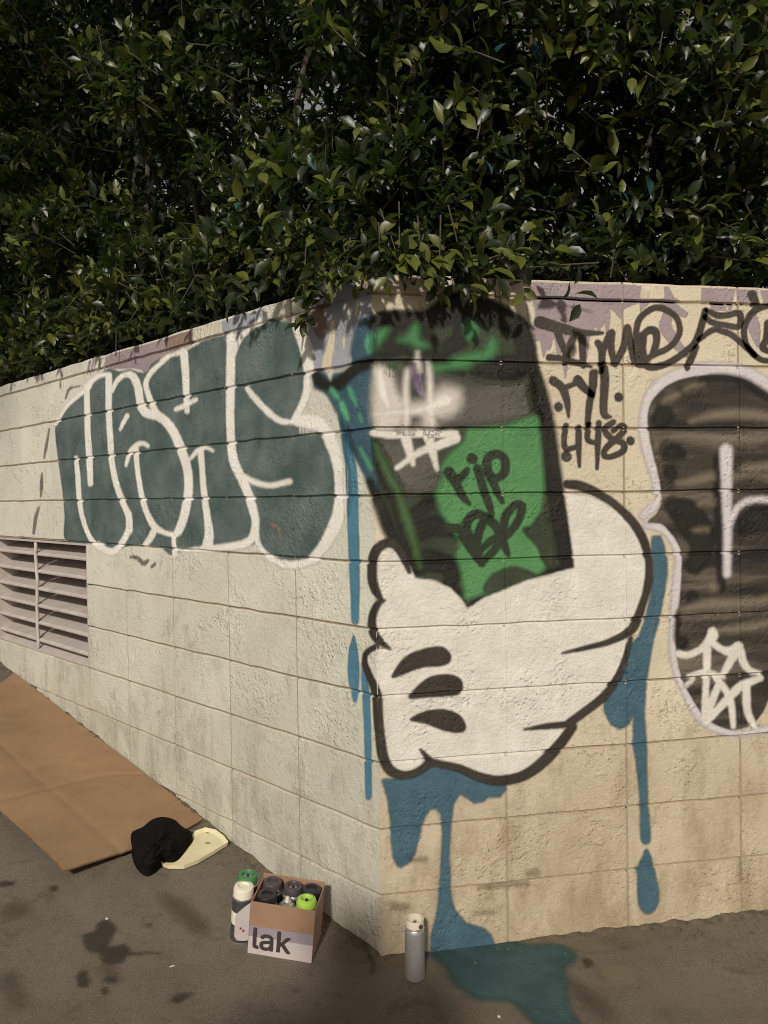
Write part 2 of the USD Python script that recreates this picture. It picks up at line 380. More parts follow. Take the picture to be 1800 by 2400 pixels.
def block_mesh(u0, u1, jl, col):
    """front face with arrises that follow the joints' wobble; 0.19 m deep; mitred where it meets the corner"""
    jh = jl + 1
    lo, hi = JOINTS[jl], JOINTS[jh]
    n = max(2, int(round((u1 - u0) / NODE)) + 1)
    nodes = (np.arange(200) - 100) * NODE
    cL = u0 == 0.0; cR = u1 == 0.0
    a = u0 + (0 if cL else VB + VC); b = u1 - (0 if cR else VB + VC)
    inner = nodes[(nodes > a + 1e-4) & (nodes < b - 1e-4)]
    us = np.concatenate([[a], inner, [b]])
    if not cL: us = np.concatenate([[u0 + VB], us])
    if not cR: us = np.concatenate([us, [u1 - VB]])
    top = jh == len(JOINTS) - 1
    hs = np.array([lo + HB, lo + HB + HC, hi - HB - HC, hi - HB]) if not top else np.array([lo + HB, lo + HB + HC, hi - 0.004, hi])
    off = _boff[col, jl]
    V = []
    U, H = np.meshgrid(us, hs, indexing='ij')
    D = np.full_like(U, off)
    wl, wh = wobble(jl, U), wobble(jh, U)
    H2 = np.where(H - lo < .05 * (hi - lo) + HB + HC, H + wl, H + wh) if True else H
    D[:, 0] = -HD
    D[:, -1] = -HD if not top else -0.003
    vd = -VD
    if not cL: D[0] = np.minimum(D[0], vd)
    if not cR: D[-1] = np.minimum(D[-1], vd)
    front = wall_point(U, H2, D)
    back = wall_point(U, H2, np.full_like(D, -0.19))
    if cL or cR:
        k = 0 if cL else -1
        back[k] = wall_point(np.zeros(4), H2[k], -0.19)
    v = np.concatenate([front.reshape(-1, 3), back.reshape(-1, 3)])
    nu, nh = len(us), 4
    q = []
    idx = lambda i, j, s: s * nu * nh + i * nh + j
    for i in range(nu - 1):
        for j in range(nh - 1):
            q.append([idx(i, j, 0), idx(i + 1, j, 0), idx(i + 1, j + 1, 0), idx(i, j + 1, 0)])
        q.append([idx(i, nh - 1, 0), idx(i + 1, nh - 1, 0), idx(i + 1, nh - 1, 1), idx(i, nh - 1, 1)])
        q.append([idx(i, 0, 1), idx(i + 1, 0, 1), idx(i + 1, 0, 0), idx(i, 0, 0)])
    for j in range(nh - 1):
        q.append([idx(0, j, 1), idx(0, j, 0), idx(0, j + 1, 0), idx(0, j + 1, 1)])
        q.append([idx(nu - 1, j, 0), idx(nu - 1, j, 1), idx(nu - 1, j + 1, 1), idx(nu - 1, j + 1, 0)])
    for i in range(nu - 1):
        q.append([idx(i, 0, 1), idx(i, nh - 1, 1), idx(i + 1, nh - 1, 1), idx(i + 1, 0, 1)])
    return v, np.array(q)

spansL = [(-VJ_L[k + 1], -VJ_L[k] if k else 0.0) for k in range(len(VJ_L) - 1)]
spansR = [(VJ_R[k], VJ_R[k + 1]) for k in range(len(VJ_R) - 1)]
for jl in range(len(JOINTS) - 1):
    for u0, u1 in spansL + spansR:
        mid = (u0 + u1) / 2
        X = wall_point(mid, 0.0)
        if JOINTS[jl + 1] < float(ground_z(X[0], X[1])) - 0.03: continue
        if VENT_JL - .01 < JOINTS[jl] < VENT_JH - .01:
            if VENT_U0 + .01 < mid < VENT_U1 - .01 : continue
            if u0 < VENT_U0 - .01 < u1: u1 = VENT_U0
            elif u0 < VENT_U0 < u1 + .01: continue
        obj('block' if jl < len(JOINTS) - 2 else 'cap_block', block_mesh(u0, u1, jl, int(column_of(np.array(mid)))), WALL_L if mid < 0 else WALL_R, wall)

def mortar_strips():
    ms = []
    nodes = (np.arange(200) - 100) * NODE
    for a, b, side in ((-VJ_L[-1], 0.0, 0), (0.0, VJ_R[-1], 1)):
        us = np.concatenate([[a], nodes[(nodes > a + 1e-4) & (nodes < b - 1e-4)], [b]])
        for j in range(0, len(JOINTS) - 1):
            segs = [us]
            if side == 0 and VENT_JL - .01 < JOINTS[j] < VENT_JH + .01:
                if VENT_JL + .01 < JOINTS[j] < VENT_JH - .01:
                    segs = [us[us < VENT_U0], us[us > VENT_U1]]
            for s in segs:
                if len(s) < 2: continue
                w = wobble(j, s)
                A = wall_point(s, JOINTS[j] + w - HB - .0004, -HD + .0003); B = wall_point(s, JOINTS[j] + w + HB + .0004, -HD + .0003)
                n = len(s); v = np.vstack([A, B])
                ms.append(trimesh.Trimesh(v, np.vstack([[[i, i + 1, n + i + 1], [i, n + i + 1, n + i]] for i in range(n - 1)]), process=False))
        for vj in (VJ_L if side == 0 else VJ_R)[1:]:
            u = -vj if side == 0 else vj
            lo, hi = JOINTS[0], JOINTS[-1] - .002
            rng_h = [(lo, hi)]
            if side == 0 and VENT_U0 - .01 < u < VENT_U1 - .03: rng_h = [(lo, VENT_JL), (VENT_JH, hi)]
            for p, r in rng_h:
                hs = []
                for j in range(len(JOINTS) - 1):
                    if JOINTS[j] >= p - .01 and JOINTS[j + 1] <= r + .01: hs.append((JOINTS[j] + HB, JOINTS[j + 1] - HB))
                for h0, h1 in hs:
                    v = np.vstack([wall_point(u - VB - .0004, h0, -VD + .0002), wall_point(u + VB + .0004, h0, -VD + .0002), wall_point(u + VB + .0004, h1, -VD + .0002), wall_point(u - VB - .0004, h1, -VD + .0002)])
                    ms.append(trimesh.Trimesh(v, [[0, 1, 2], [0, 2, 3]], process=False))
    return cat(*ms)
MORTAR = plain('mortar', (0.24, 0.19, 0.125), 0.9, c2=(0.33, 0.27, 0.19), scale=40, bump=0.5)
obj('mortar', mortar_strips(), MORTAR, wall)

# ---------------------------------------------------------------- louvred vent in the left wall
vent = thing('louvred_vent', 'painted louvred vent with slanted slats set into the left wall', 'vent')
VENTM = plain('vent_paint', (0.38, 0.335, 0.315), 0.6, c2=(0.47, 0.42, 0.395), scale=14, bump=0.25, bscale=120)
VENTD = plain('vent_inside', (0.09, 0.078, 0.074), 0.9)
def wbox(u0, u1, h0, h1, d0, d1):
    c = [(u, h, d) for u in (u0, u1) for h in (h0, h1) for d in (d0, d1)]
    return trimesh.convex.convex_hull(np.array([wall_point(*k) for k in c]))
obj('frame', cat(wbox(VENT_U0 + .001, VENT_U1 - .001, VENT_JH - .016, VENT_JH - .006, -.12, .004),
                 wbox(VENT_U1 - .016, VENT_U1 - .005, VENT_JL + .006, VENT_JH - .017, -.12, -.003),
                 wbox(VENT_U0 + .005, VENT_U0 + .016, VENT_JL + .006, VENT_JH - .017, -.12, -.003)), VENTM, vent)
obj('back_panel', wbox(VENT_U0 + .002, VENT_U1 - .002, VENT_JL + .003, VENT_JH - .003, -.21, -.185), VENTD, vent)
def prism_u(u0, u1, prof):
    P = np.array(prof); n = len(P)
    v = np.vstack([wall_point(np.full(n, u0), P[:, 1], P[:, 0]), wall_point(np.full(n, u1), P[:, 1], P[:, 0])])
    f = []
    for i in range(n):
        k = (i + 1) % n; f += [[i, k, n + k], [i, n + k, n + i]]
    f += [[0, i + 1, i] for i in range(1, n - 1)] + [[n, n + i, n + i + 1] for i in range(1, n - 1)]
    return trimesh.Trimesh(v, f, process=False)
MULL_U = -2.655
obj('sill', prism_u(VENT_U0 + .02, VENT_U1 - .018, [(-.14, VENT_JL + .075), (-.14, VENT_JL + .004), (-.001, VENT_JL + .004), (-.001, VENT_JL + .012)]), VENTM, vent)
slat_h = [0.944, 0.851, 0.757, 0.665, 0.573, 0.480]
for u0, u1 in ((MULL_U + .012, VENT_U1 - .018), (VENT_U0 + .018, MULL_U - .012)):
    for k, h in enumerate(slat_h):
        t = .003 * rng.normal()
        obj('slat', prism_u(u0, u1, [(-.004, h - .018), (-.002, h - .011), (-.012, h - .001), (-.165, h + .042 + t), (-.165, h + .034 + t), (-.012, h - .019)]), VENTM, vent)
mp = []
hh = np.linspace(VENT_JL + .02, VENT_JH - .018, 22)
for k in range(len(hh)):
    mp.append(wall_point(MULL_U + .010 * math.sin(hh[k] * 17 + 1) * (0.3 + 0.7 * (k % 5 > 2)), hh[k], -.004))
obj('mullion', tube(mp, .0095, 8), VENTM, vent, True)

#@@PAINT
Z = dict(A=(0, 600, .5425), B=(800, 640, .36166), C=(1200, 640, .36166), D=(800, 1200, .48222), E=(0, 1150, .5425), a=(0, 1200, .24111), b=(0, 750, .24111),
         c=(350, 650, .24111), d=(600, 600, .24111), e=(400, 1250, .24111), g=(700, 1700, .24111), k=(1400, 1700, .24111), m=(1400, 640, .24111),
         n=(1450, 1080, .31646), o=(500, 2000, .33152), q=(900, 2000, .36166), t=(0, 1580, .36166), v=(0, 2000, .36166), h=(640, 600, .42195))
def T(z, P):
    x, y, s = Z[z]
    return np.asarray(P, float) * s + (x, y)

def poly(z, P, smooth=True):
    P = T(z, P)
    g = Polygon(catmull(P, 6, True) if smooth else P)
    return g if g.is_valid else g.buffer(0)

def stroke(z, P, R, n=10):
    """a brush line: discs of changing size swept along a curve"""
    s = Z[z][2]; P = T(z, P); R = np.broadcast_to(np.asarray(R, float) * s, len(P))
    Q = catmull(np.column_stack([P, R]), n) if len(P) > 2 else np.column_stack([np.linspace(P[0], P[1], 8), np.linspace(R[0], R[1], 8)])
    discs = [Point(x, y).buffer(max(r, .3), 8) for x, y, r in Q]
    return unary_union([MultiPoint(list(a.exterior.coords) + list(b.exterior.coords)).convex_hull for a, b in zip(discs[:-1], discs[1:])])

def on_wall(g):
    out = []
    for p in getattr(g, 'geoms', [g]):
        if p.geom_type != 'Polygon' or p.area < 2: continue
        p = p.simplify(0.25).segmentize(5.0)
        ring = lambda r: px_to_wall(np.array(r.coords)[:-1])
        q = Polygon(ring(p.exterior), [ring(i) for i in p.interiors if Polygon(i).area > 2])
        out.append(q if q.is_valid else q.buffer(0))
    return unary_union(out)

ALL_VJ = [-s for s in VJ_L[1:]][::-1] + [0.0] + VJ_R[1:]
def signed(g, U, H):
    pts = np.column_stack([U.ravel(), H.ravel()])
    b = []
    for p in getattr(g, 'geoms', [g]):
        for r in [p.exterior, *p.interiors]:
            b.append(np.array(r.segmentize(0.0012).coords))
    d = cKDTree(np.vstack(b)).query(pts)[0]
    return np.where(shapely.contains_xy(g, pts[:, 0], pts[:, 1]), d, -d).reshape(U.shape)

def decal(name, shapes, mat, parent, layer, margin=0.014, step=0.006, label=None, uv=False):
    g = unary_union([on_wall(s) for s in shapes]) if not uv else unary_union(shapes)
    u0, h0, u1, h1 = g.bounds
    u0 -= margin; u1 += margin; h0 = max(h0 - margin, JOINTS[0] + .01); h1 = min(h1 + margin, JOINTS[-1])
    nodes = (np.arange(200) - 100) * NODE
    us = grid_lines(u0, u1, step, [v for v in ALL_VJ if u0 - .02 < v < u1 + .02 and v != 0.0], VB, VC)
    us = np.unique(np.round(np.concatenate([us, nodes[(nodes > u0) & (nodes < u1)], [0.0] if u0 < 0 < u1 else []]), 6))
    hs = grid_lines(h0, h1, step, [j for j in JOINTS[:-1] if h0 - .02 < j < h1 + .02], HB, HC)
    hs = hs[hs <= JOINTS[-1] - .003]
    X, U, H = wall_sheet(us, hs, 0.0003 + 0.00013 * layer)
    sd = signed(g, U, H)
    i, j = np.meshgrid(np.arange(len(us) - 1), np.arange(len(hs) - 1), indexing='ij')
    k = len(hs); a = i * k + j
    q = np.stack([a, a + k, a + k + 1, a + 1], -1).reshape(-1, 4)
    q = q[(sd.reshape(-1)[q] > -margin).any(1)]
    used, inv = np.unique(q, return_inverse=True)
    prim = obj(name, (X.reshape(-1, 3)[used], inv.reshape(q.shape)), mat, parent, label=label)
    UsdGeom.PrimvarsAPI(prim).CreatePrimvar('sd', Sdf.ValueTypeNames.FloatArray, 'vertex').Set(Vt.FloatArray.FromNumpy(np.clip(sd.reshape(-1)[used], -.05, .08).astype(np.float32)))
    return prim

P_TEAL = paint('dark_teal_spray', (0.056, 0.086, 0.084), (0.128, 0.160, 0.156), soft=.008, rag=.006, chip=.06)
P_WHITE = paint('white_spray', (0.70, 0.67, 0.62), (0.80, 0.78, 0.74), soft=.007, rag=.007, chip=.07)
P_WHITE2 = paint('lavender_white_spray', (0.50, 0.46, 0.48), (0.57, 0.53, 0.54), soft=.010, rag=.005)
P_BLUE = paint('drip_blue_spray', (0.042, 0.092, 0.125), (0.060, 0.122, 0.164), soft=.008, rag=.004, cell=16.0)
P_SKY = paint('bright_blue_spray', (0.062, 0.165, 0.25), (0.085, 0.21, 0.31), soft=.006, rag=.003)
P_BLACK = paint('black_spray', (0.010, 0.0095, 0.008), (0.020, 0.018, 0.015), soft=.014, rag=.004)
P_CAN = paint('dark_olive_spray', (0.025, 0.033, 0.019), (0.050, 0.060, 0.036), soft=.010, rag=.004, cell=4.0)
P_CANL = paint('dark_blue_spray', (0.035, 0.075, 0.105), (0.055, 0.115, 0.15), soft=.012, rag=.004, cell=9.0)
P_GREY = paint('grey_spray', (0.062, 0.060, 0.046), (0.105, 0.10, 0.082), soft=.03, rag=.006)
P_GREEN = paint('green_spray', (0.060, 0.185, 0.066), (0.088, 0.235, 0.090), soft=.012, rag=.004)
P_GREEN2 = paint('soft_green_spray', (0.045, 0.15, 0.055), (0.06, 0.20, 0.075), soft=.016, rag=.008)
P_MINT = paint('mint_spray', (0.10, 0.34, 0.21), (0.12, 0.40, 0.26), soft=.012, rag=.007)
P_OLIVE = paint('olive_green_spray', (0.036, 0.072, 0.026), (0.062, 0.112, 0.042), soft=.012, rag=.006)
P_SHINE = paint('white_glow_spray', (0.58, 0.52, 0.47), (0.64, 0.59, 0.54), soft=.026, rag=.012, alpha=.9)
P_HAZE = paint('white_mist_spray', (0.66, 0.61, 0.56), (0.72, 0.68, 0.63), soft=.014, rag=.008)
P_HAND = paint('hand_white_spray', (0.55, 0.52, 0.465), (0.66, 0.63, 0.575), soft=.006, rag=.004, chip=.035, cell=13.0)
P_LINE = paint('brown_black_spray', (0.030, 0.024, 0.019), (0.046, 0.038, 0.030), soft=.006, rag=.002)
P_INK = paint('green_black_spray', (0.016, 0.022, 0.012), (0.028, 0.036, 0.020), soft=.006, rag=.003)
P_TAG = paint('black_marker_spray', (0.040, 0.033, 0.026), (0.062, 0.052, 0.043), soft=.004, rag=.002)
P_PURPLE = paint('purple_roller_paint', (0.27, 0.215, 0.235), (0.33, 0.265, 0.29), soft=.003, rag=.004, chip=.06)
P_PURPLE2 = paint('violet_spray', (0.24, 0.18, 0.30), (0.30, 0.23, 0.35), soft=.012, rag=.006)
P_BLUEGREY = paint('blue_grey_roller_paint', (0.27, 0.285, 0.34), (0.36, 0.375, 0.43), soft=.006, rag=.005, chip=.05)
P_CREAM = paint('cream_drips', (0.55, 0.49, 0.37), (0.62, 0.56, 0.44), soft=.005, rag=.004)
P_RUST = paint('brown_stain', (0.24, 0.175, 0.14), (0.30, 0.22, 0.17), soft=.012, rag=.008)
P_FADE = paint('black_brown_fade_spray', (0.016, 0.014, 0.012), (0.045, 0.038, 0.030), soft=.006, rag=.003, bands=(0.165, 0.138, 0.105))
P_TAN = paint('tan_fade_spray', (0.20, 0.165, 0.12), (0.24, 0.20, 0.145), soft=.016, rag=.008, alpha=.75)

# purple band rolled along the top of both walls, with runs
purple = [poly('C', [(120, 50), (840, 55), (835, 95), (825, 190), (720, 235), (705, 305), (655, 240), (610, 185), (590, 350), (545, 325), (520, 385), (470, 330), (450, 400), (375, 320), (345, 430), (300, 430), (250, 420), (200, 430), (150, 440), (110, 300)], False),
          poly('C', [(1230, 60), (1700, 60), (1700, 215), (1600, 215), (1560, 250), (1540, 180), (1490, 210), (1455, 150), (1420, 240), (1290, 245), (1285, 180), (1226, 180)], False),
          poly('C', [(830, 165), (990, 172), (985, 72), (1003, 78), (1052, 160), (1100, 185), (1010, 205), (900, 190), (830, 250)], False)]
for x, y0, y1, r in ((205, 420, 545, 26), (300, 420, 560, 24), (345, 420, 680, 30), (480, 330, 560, 24), (560, 320, 400, 16), (615, 200, 430, 22), (240, 420, 500, 20), (395, 330, 520, 22), (440, 380, 470, 14)):
    purple.append(stroke('C', [(x, y0), (x + 3, (y0 + y1) / 2), (x, y1)], [r, r * .7, 3]))
purple += [stroke('m', [(640, 300), (700, 330), (850, 400)], [30, 60, 30]), stroke('m', [(690, 400), (660, 520), (730, 640), (850, 790)], [40, 60, 50, 35]), stroke('m', [(1500, 400), (1520, 520), (1560, 700)], [40, 60, 20])]
decal('paint_band', purple, P_PURPLE, wall, 0, label='faded purple roller paint with runs along the top of the right wall')
left_band = [poly('b', [(1050, 330), (1350, 245), (1659, 165), (1659, 330), (1560, 420), (1480, 470), (1430, 560), (1380, 480), (1250, 470), (1130, 470), (1050, 500)], False),
             poly('c', [(0, 640), (400, 500), (420, 640), (300, 690), (180, 760), (60, 860), (0, 930)], False)]
for x, w in ((870, 12), (905, 8), (975, 14), (1040, 18), (1090, 10), (1170, 16), (1215, 18), (1300, 22), (1345, 12), (1430, 20)):
    y = 640 - .286 * x - 8
    left_band.append(stroke('b', [(x + 12, y), (x - 5, y + 80), (x - 22, y + 150)], [w, w * .9, 4]))
decal('paint_band', left_band, P_PURPLE, wall, 0, label='faded purple roller paint with runs along the top of the left wall')
decal('paint_band', [poly('d', [(395, 410), (680, 310), (1122, 180), (1122, 590), (1040, 640), (970, 740), (930, 860), (900, 1080), (720, 1110), (560, 1120), (560, 1000), (560, 900), (530, 800), (500, 640), (480, 520)], False),
                     poly('c', [(700, 410), (960, 330), (1110, 280), (1120, 380), (980, 460), (900, 540), (720, 540)], False)], P_BLUEGREY, wall, 1, label='blue grey roller paint at the top of the left wall beside the corner')
decal('brown_stain', [poly('d', [(480, 520), (620, 480), (700, 470), (660, 560), (690, 700), (640, 800), (560, 700)]), poly('c', [(180, 600), (390, 520), (410, 640), (250, 690), (190, 700)]), poly('d', [(1030, 190), (1120, 180), (1120, 330), (1040, 300)])], P_RUST, wall, 2)
decal('cream_run', [stroke('d', [(750, 640), (735, 850), (700, 1000), (690, 1080)], [22, 36, 45, 50]), stroke('d', [(905, 500), (885, 590)], [16, 12]), stroke('d', [(1000, 440), (975, 580)], [20, 12]), stroke('d', [(860, 790), (855, 900)], [16, 10]), stroke('d', [(985, 230), (990, 320)], [26, 20]),
                    stroke('c', [(430, 480), (420, 600)], [16, 10]), stroke('c', [(490, 470), (480, 590)], [12, 16]), stroke('c', [(600, 460), (560, 560)], [10, 26]), stroke('c', [(670, 430), (650, 530)], [22, 26])], P_CREAM, wall, 3)
decal('cream_run', [stroke('C', [(105, 160), (125, 260), (128, 350)], [18, 24, 5]), stroke('C', [(850, 110), (850, 165)], [9, 5]), stroke('C', [(880, 130), (880, 165)], [7, 4]), stroke('m', [(1340, 170), (1340, 270)], [6, 18]), stroke('m', [(1560, 150), (1590, 280)], [14, 20]), stroke('m', [(1255, 310), (1262, 370)], [8, 5]), stroke('B', [(390, 170), (410, 215)], [14, 26]), stroke('B', [(370, 225), (400, 235)], [12, 12])], P_CREAM, wall, 3)

# the throw-up on the left wall
teal = poly('A', [(240, 740), (265, 690), (310, 640), (360, 597), (385, 560), (420, 530), (465, 490), (520, 500), (560, 492), (600, 505), (640, 500), (655, 470), (700, 440), (760, 420), (820, 405), (880, 370), (960, 345), (985, 342), (1000, 372), (1040, 332), (1100, 290), (1150, 268), (1230, 285), (1280, 310), (1310, 380), (1325, 450), (1322, 540), (1302, 620), (1272, 690), (1262, 718), (1300, 740), (1390, 770), (1425, 830), (1450, 900), (1458, 1000), (1450, 1100), (1430, 1190), (1390, 1250), (1330, 1300), (1260, 1316), (1190, 1305), (1140, 1268), (1110, 1243), (1060, 1250), (980, 1263), (900, 1265), (860, 1272), (790, 1275), (740, 1290), (700, 1262), (640, 1248), (560, 1250), (480, 1262), (430, 1243), (385, 1240), (285, 1228), (280, 1120), (270, 1000), (250, 860)])
letters = decal('bubble_letters', [teal], P_TEAL, wall, 4, label='dark teal graffiti letters with white outline on the left wall')
wl = [stroke('A', [(242, 725), (288, 652), (340, 605), (385, 568)], [6, 6, 7, 9]),
      stroke('A', [(376, 560), (378, 650), (380, 760), (388, 880), (392, 985)], [10, 11, 11, 12, 10]),
      stroke('A', [(330, 870), (338, 950), (345, 1060), (360, 1140), (390, 1215), (430, 1260), (490, 1277)], [7, 9, 9, 8, 9, 10, 10]),
      stroke('a', [(960, 310), (1030, 370), (1110, 385), (1170, 320), (1235, 220), (1262, 120), (1250, 20)], [22, 30, 30, 22, 26, 26, 28]),
      stroke('b', [(1262, 2050), (1250, 1900), (1190, 1760), (1130, 1580), (1090, 1380), (1078, 1200), (1065, 1000), (1060, 850), (1062, 700), (1062, 540)], [26, 26, 24, 25, 24, 26, 25, 26, 28, 28]),
      stroke('b', [(850, 660), (900, 590), (970, 540), (1040, 525)], [30, 20, 20, 14]),
      stroke('b', [(1095, 690), (1130, 610), (1190, 545), (1260, 530), (1310, 570), (1345, 660), (1360, 760), (1375, 845)], [14, 18, 20, 28, 34, 34, 32, 36]),
      stroke('b', [(1370, 840), (1430, 905), (1530, 930), (1600, 975), (1659, 1035)], [34, 40, 42, 40, 40]),
      stroke('A', [(725, 725), (760, 775), (793, 860), (812, 930), (816, 1000), (810, 1060), (795, 1130), (772, 1190), (752, 1215), (757, 1292)], [16, 18, 18, 17, 17, 17, 17, 15, 9, 10]),
      stroke('b', [(1640, 360), (1500, 480), (1435, 570), (1422, 640), (1450, 740), (1480, 820), (1530, 910)], [12, 20, 20, 22, 24, 26, 26]),
      stroke('A', [(700, 452), (730, 432), (770, 420), (802, 414)], [7, 7, 8, 8]),
      stroke('A', [(795, 415), (803, 500), (806, 590), (811, 672)], [16, 14, 12, 9]),
      stroke('A', [(762, 664), (802, 646), (848, 622)], [7, 9, 7]),
      stroke('A', [(551, 690), (534, 720), (520, 750)], [8, 7, 4]),
      stroke('A', [(641, 820), (618, 808), (590, 818), (562, 850), (545, 905)], [6, 8, 9, 8, 5]),
      stroke('A', [(588, 825), (592, 900), (600, 960), (614, 1040), (636, 1110), (670, 1170), (710, 1195), (745, 1203)], [11, 9, 9, 10, 11, 13, 9, 8]),
      stroke('A', [(668, 1172), (655, 1212), (630, 1246)], [10, 12, 10]),
      stroke('A', [(922, 842), (890, 828), (858, 838), (822, 878)], [4, 7, 9, 5]),
      stroke('A', [(868, 848), (875, 930), (880, 1000), (890, 1080), (900, 1150), (905, 1205), (898, 1255)], [12, 11, 11, 12, 14, 18, 22]),
      stroke('A', [(760, 1272), (820, 1270), (900, 1265), (985, 1256), (1058, 1243), (1095, 1212), (1106, 1150), (1094, 1090), (1068, 1010), (1040, 950), (1012, 890), (1000, 810), (996, 700), (996, 600), (998, 500), (1000, 400), (1000, 350)], [4, 6, 14, 14, 16, 16, 15, 17, 18, 18, 18, 16, 16, 17, 17, 17, 18]),
      stroke('A', [(1012, 430), (1030, 375), (1062, 330), (1105, 298), (1150, 265)], [8, 9, 10, 11, 12]),
      stroke('A', [(1270, 275), (1300, 345), (1328, 430), (1338, 520), (1327, 590), (1305, 650), (1275, 702)], [14, 20, 22, 22, 16, 14, 13]),
      stroke('A', [(1070, 570), (1100, 612), (1150, 665), (1200, 705), (1250, 716), (1280, 708)], [8, 11, 12, 11, 9, 8]),
      stroke('A', [(1285, 712), (1330, 712), (1375, 722), (1405, 750), (1435, 805), (1462, 880), (1477, 960), (1475, 1060), (1462, 1130), (1432, 1200), (1394, 1262), (1335, 1325)], [20, 30, 30, 24, 26, 27, 28, 27, 27, 26, 22, 14]),
      stroke('A', [(1050, 950), (1100, 976), (1170, 990), (1252, 974)], [12, 11, 10, 11]),
      stroke('A', [(1106, 1190), (1116, 1240), (1142, 1280), (1182, 1315), (1240, 1332), (1310, 1330), (1372, 1318)], [12, 10, 10, 13, 16, 15, 8])]
for x in (1298, 1309, 1321, 1332, 1343, 1354): wl.append(stroke('A', [(x, 730), (x + 1, 750), (x + 1, 768)], [2.6, 2.6, 2.2]))
wl = [w.buffer(1.0) for w in wl[:-6]] + wl[-6:]
decal('letter_outline', wl, P_WHITE, letters, 5, step=.005)

# the spray-can mural at the corner
can_mural = decal('painted_spray_can', [poly('B', [(215, 285), (300, 245), (400, 250), (480, 268), (600, 250), (690, 165), (800, 130), (900, 165), (1000, 220), (1100, 250), (1190, 310), (1240, 420), (1268, 560), (1300, 700), (1335, 900), (1368, 1060), (1400, 1250), (1430, 1450), (1460, 1600), (1490, 1780), (1515, 1905), (1400, 1950), (1250, 1992), (1050, 2062), (900, 2122), (800, 2180), (765, 2095), (700, 2030), (600, 1990), (480, 1985), (420, 1880), (370, 1790), (320, 1705), (280, 1610), (250, 1500), (225, 1400), (180, 1330), (150, 1200), (190, 1000), (200, 700), (195, 450)])],
                  P_CAN, wall, 4, label='green and black painted spray can with torn black top at the corner')
decal('can_side', [poly('d', [(1135, 590), (1050, 625), (985, 690), (950, 800), (925, 950), (935, 1010), (900, 1100), (860, 1130), (760, 1145), (735, 1235), (690, 1160), (640, 1128), (590, 1130), (548, 1215), (575, 1290), (640, 1310), (700, 1360), (760, 1470), (810, 1570), (850, 1720), (890, 1830), (950, 1930), (1010, 2040)] + [(1060, 2140), (1140, 2300), (1200, 2250), (1145, 1900), (1140, 1500), (1145, 1000)])], P_CANL, can_mural, 5, label='dark blue left side of the painted can on the left wall')
decal('black_line', [stroke('d', [(585, 1170), (640, 1230), (720, 1260), (800, 1240), (880, 1170), (1000, 1080), (1120, 1030)], [40, 50, 40, 60, 50, 50, 50]),
                     stroke('B', [(200, 330), (300, 300), (420, 310), (560, 300), (690, 250), (800, 200), (930, 240), (1060, 300), (1150, 360), (1190, 460), (1200, 560)], [30, 50, 60, 60, 90, 80, 80, 70, 60, 60, 60]),
                     stroke('B', [(230, 530), (330, 490), (420, 480), (560, 540), (680, 545)], [30, 50, 40, 40, 20]), stroke('B', [(330, 340), (300, 420), (260, 490)], [40, 30, 30]),
                     stroke('B', [(690, 480), (760, 440), (780, 350)], [40, 50, 40]), stroke('B', [(545, 410), (550, 420)], [48, 46]), stroke('B', [(850, 640), (960, 620), (1100, 610), (1220, 580)], [20, 60, 80, 50]), stroke('B', [(670, 560), (690, 620), (790, 650)], [16, 14, 12]),
                     stroke('B', [(1240, 600), (1290, 800), (1330, 1000), (1360, 1200), (1385, 1400), (1415, 1600), (1445, 1780), (1465, 1890)], [30, 50, 52, 50, 52, 52, 50, 45]),
                     stroke('B', [(1500, 1900), (1300, 1960), (1100, 2030), (930, 2090), (810, 2165), (760, 2080), (690, 2020)], [16, 26, 26, 26, 12, 22, 40]),
                     stroke('B', [(215, 1130), (270, 1290), (340, 1450), (390, 1600), (440, 1760), (490, 1900)], [10, 40, 40, 40, 50, 50]), stroke('B', [(190, 1350), (250, 1500), (300, 1640), (370, 1780), (440, 1900)], [20, 36, 40, 36, 30]),
                     stroke('B', [(450, 1690), (600, 1640), (740, 1660)], [70, 60, 50]), stroke('B', [(480, 1560), (560, 1500), (600, 1470)], [40, 40, 20]), stroke('B', [(560, 1860), (680, 1890), (720, 1960)], [70, 60, 50])], P_BLACK, can_mural, 6, margin=.018)
decal('grey_panel', [poly('B', [(600, 640), (760, 690), (900, 710), (1100, 690), (1210, 660), (1245, 900), (1230, 940), (1060, 975), (820, 1000), (700, 1000), (560, 990)]), poly('B', [(240, 1090), (500, 1080), (640, 1150), (660, 1300), (600, 1420), (430, 1420), (330, 1300)])], P_GREY, can_mural, 6, margin=.035)
decal('green_panel', [poly('B', [(820, 1012), (900, 1003), (1060, 985), (1150, 953), (1265, 930), (1285, 1050), (1300, 1200), (1312, 1400), (1300, 1480), (1285, 1590), (1240, 1640), (1185, 1665), (1235, 1720), (1290, 1800), (1320, 1900), (1250, 1965), (1050, 2040), (870, 2095), (805, 2110), (790, 2030), (770, 1920), (740, 1820), (765, 1740), (700, 1630), (640, 1540), (612, 1420), (650, 1330), (650, 1240), (720, 1150), (790, 1090)])], P_GREEN, can_mural, 7, margin=.018)
decal('dark_dome', [poly('B', [(925, 2060), (960, 1970), (1040, 1920), (1120, 1903), (1200, 1925), (1265, 1965), (1200, 2010), (1050, 2060)]), poly('B', [(1180, 1668), (1230, 1640), (1290, 1560), (1340, 1600), (1380, 1800), (1370, 1900), (1310, 1870), (1270, 1770)])], P_CAN, can_mural, 8, margin=.018)
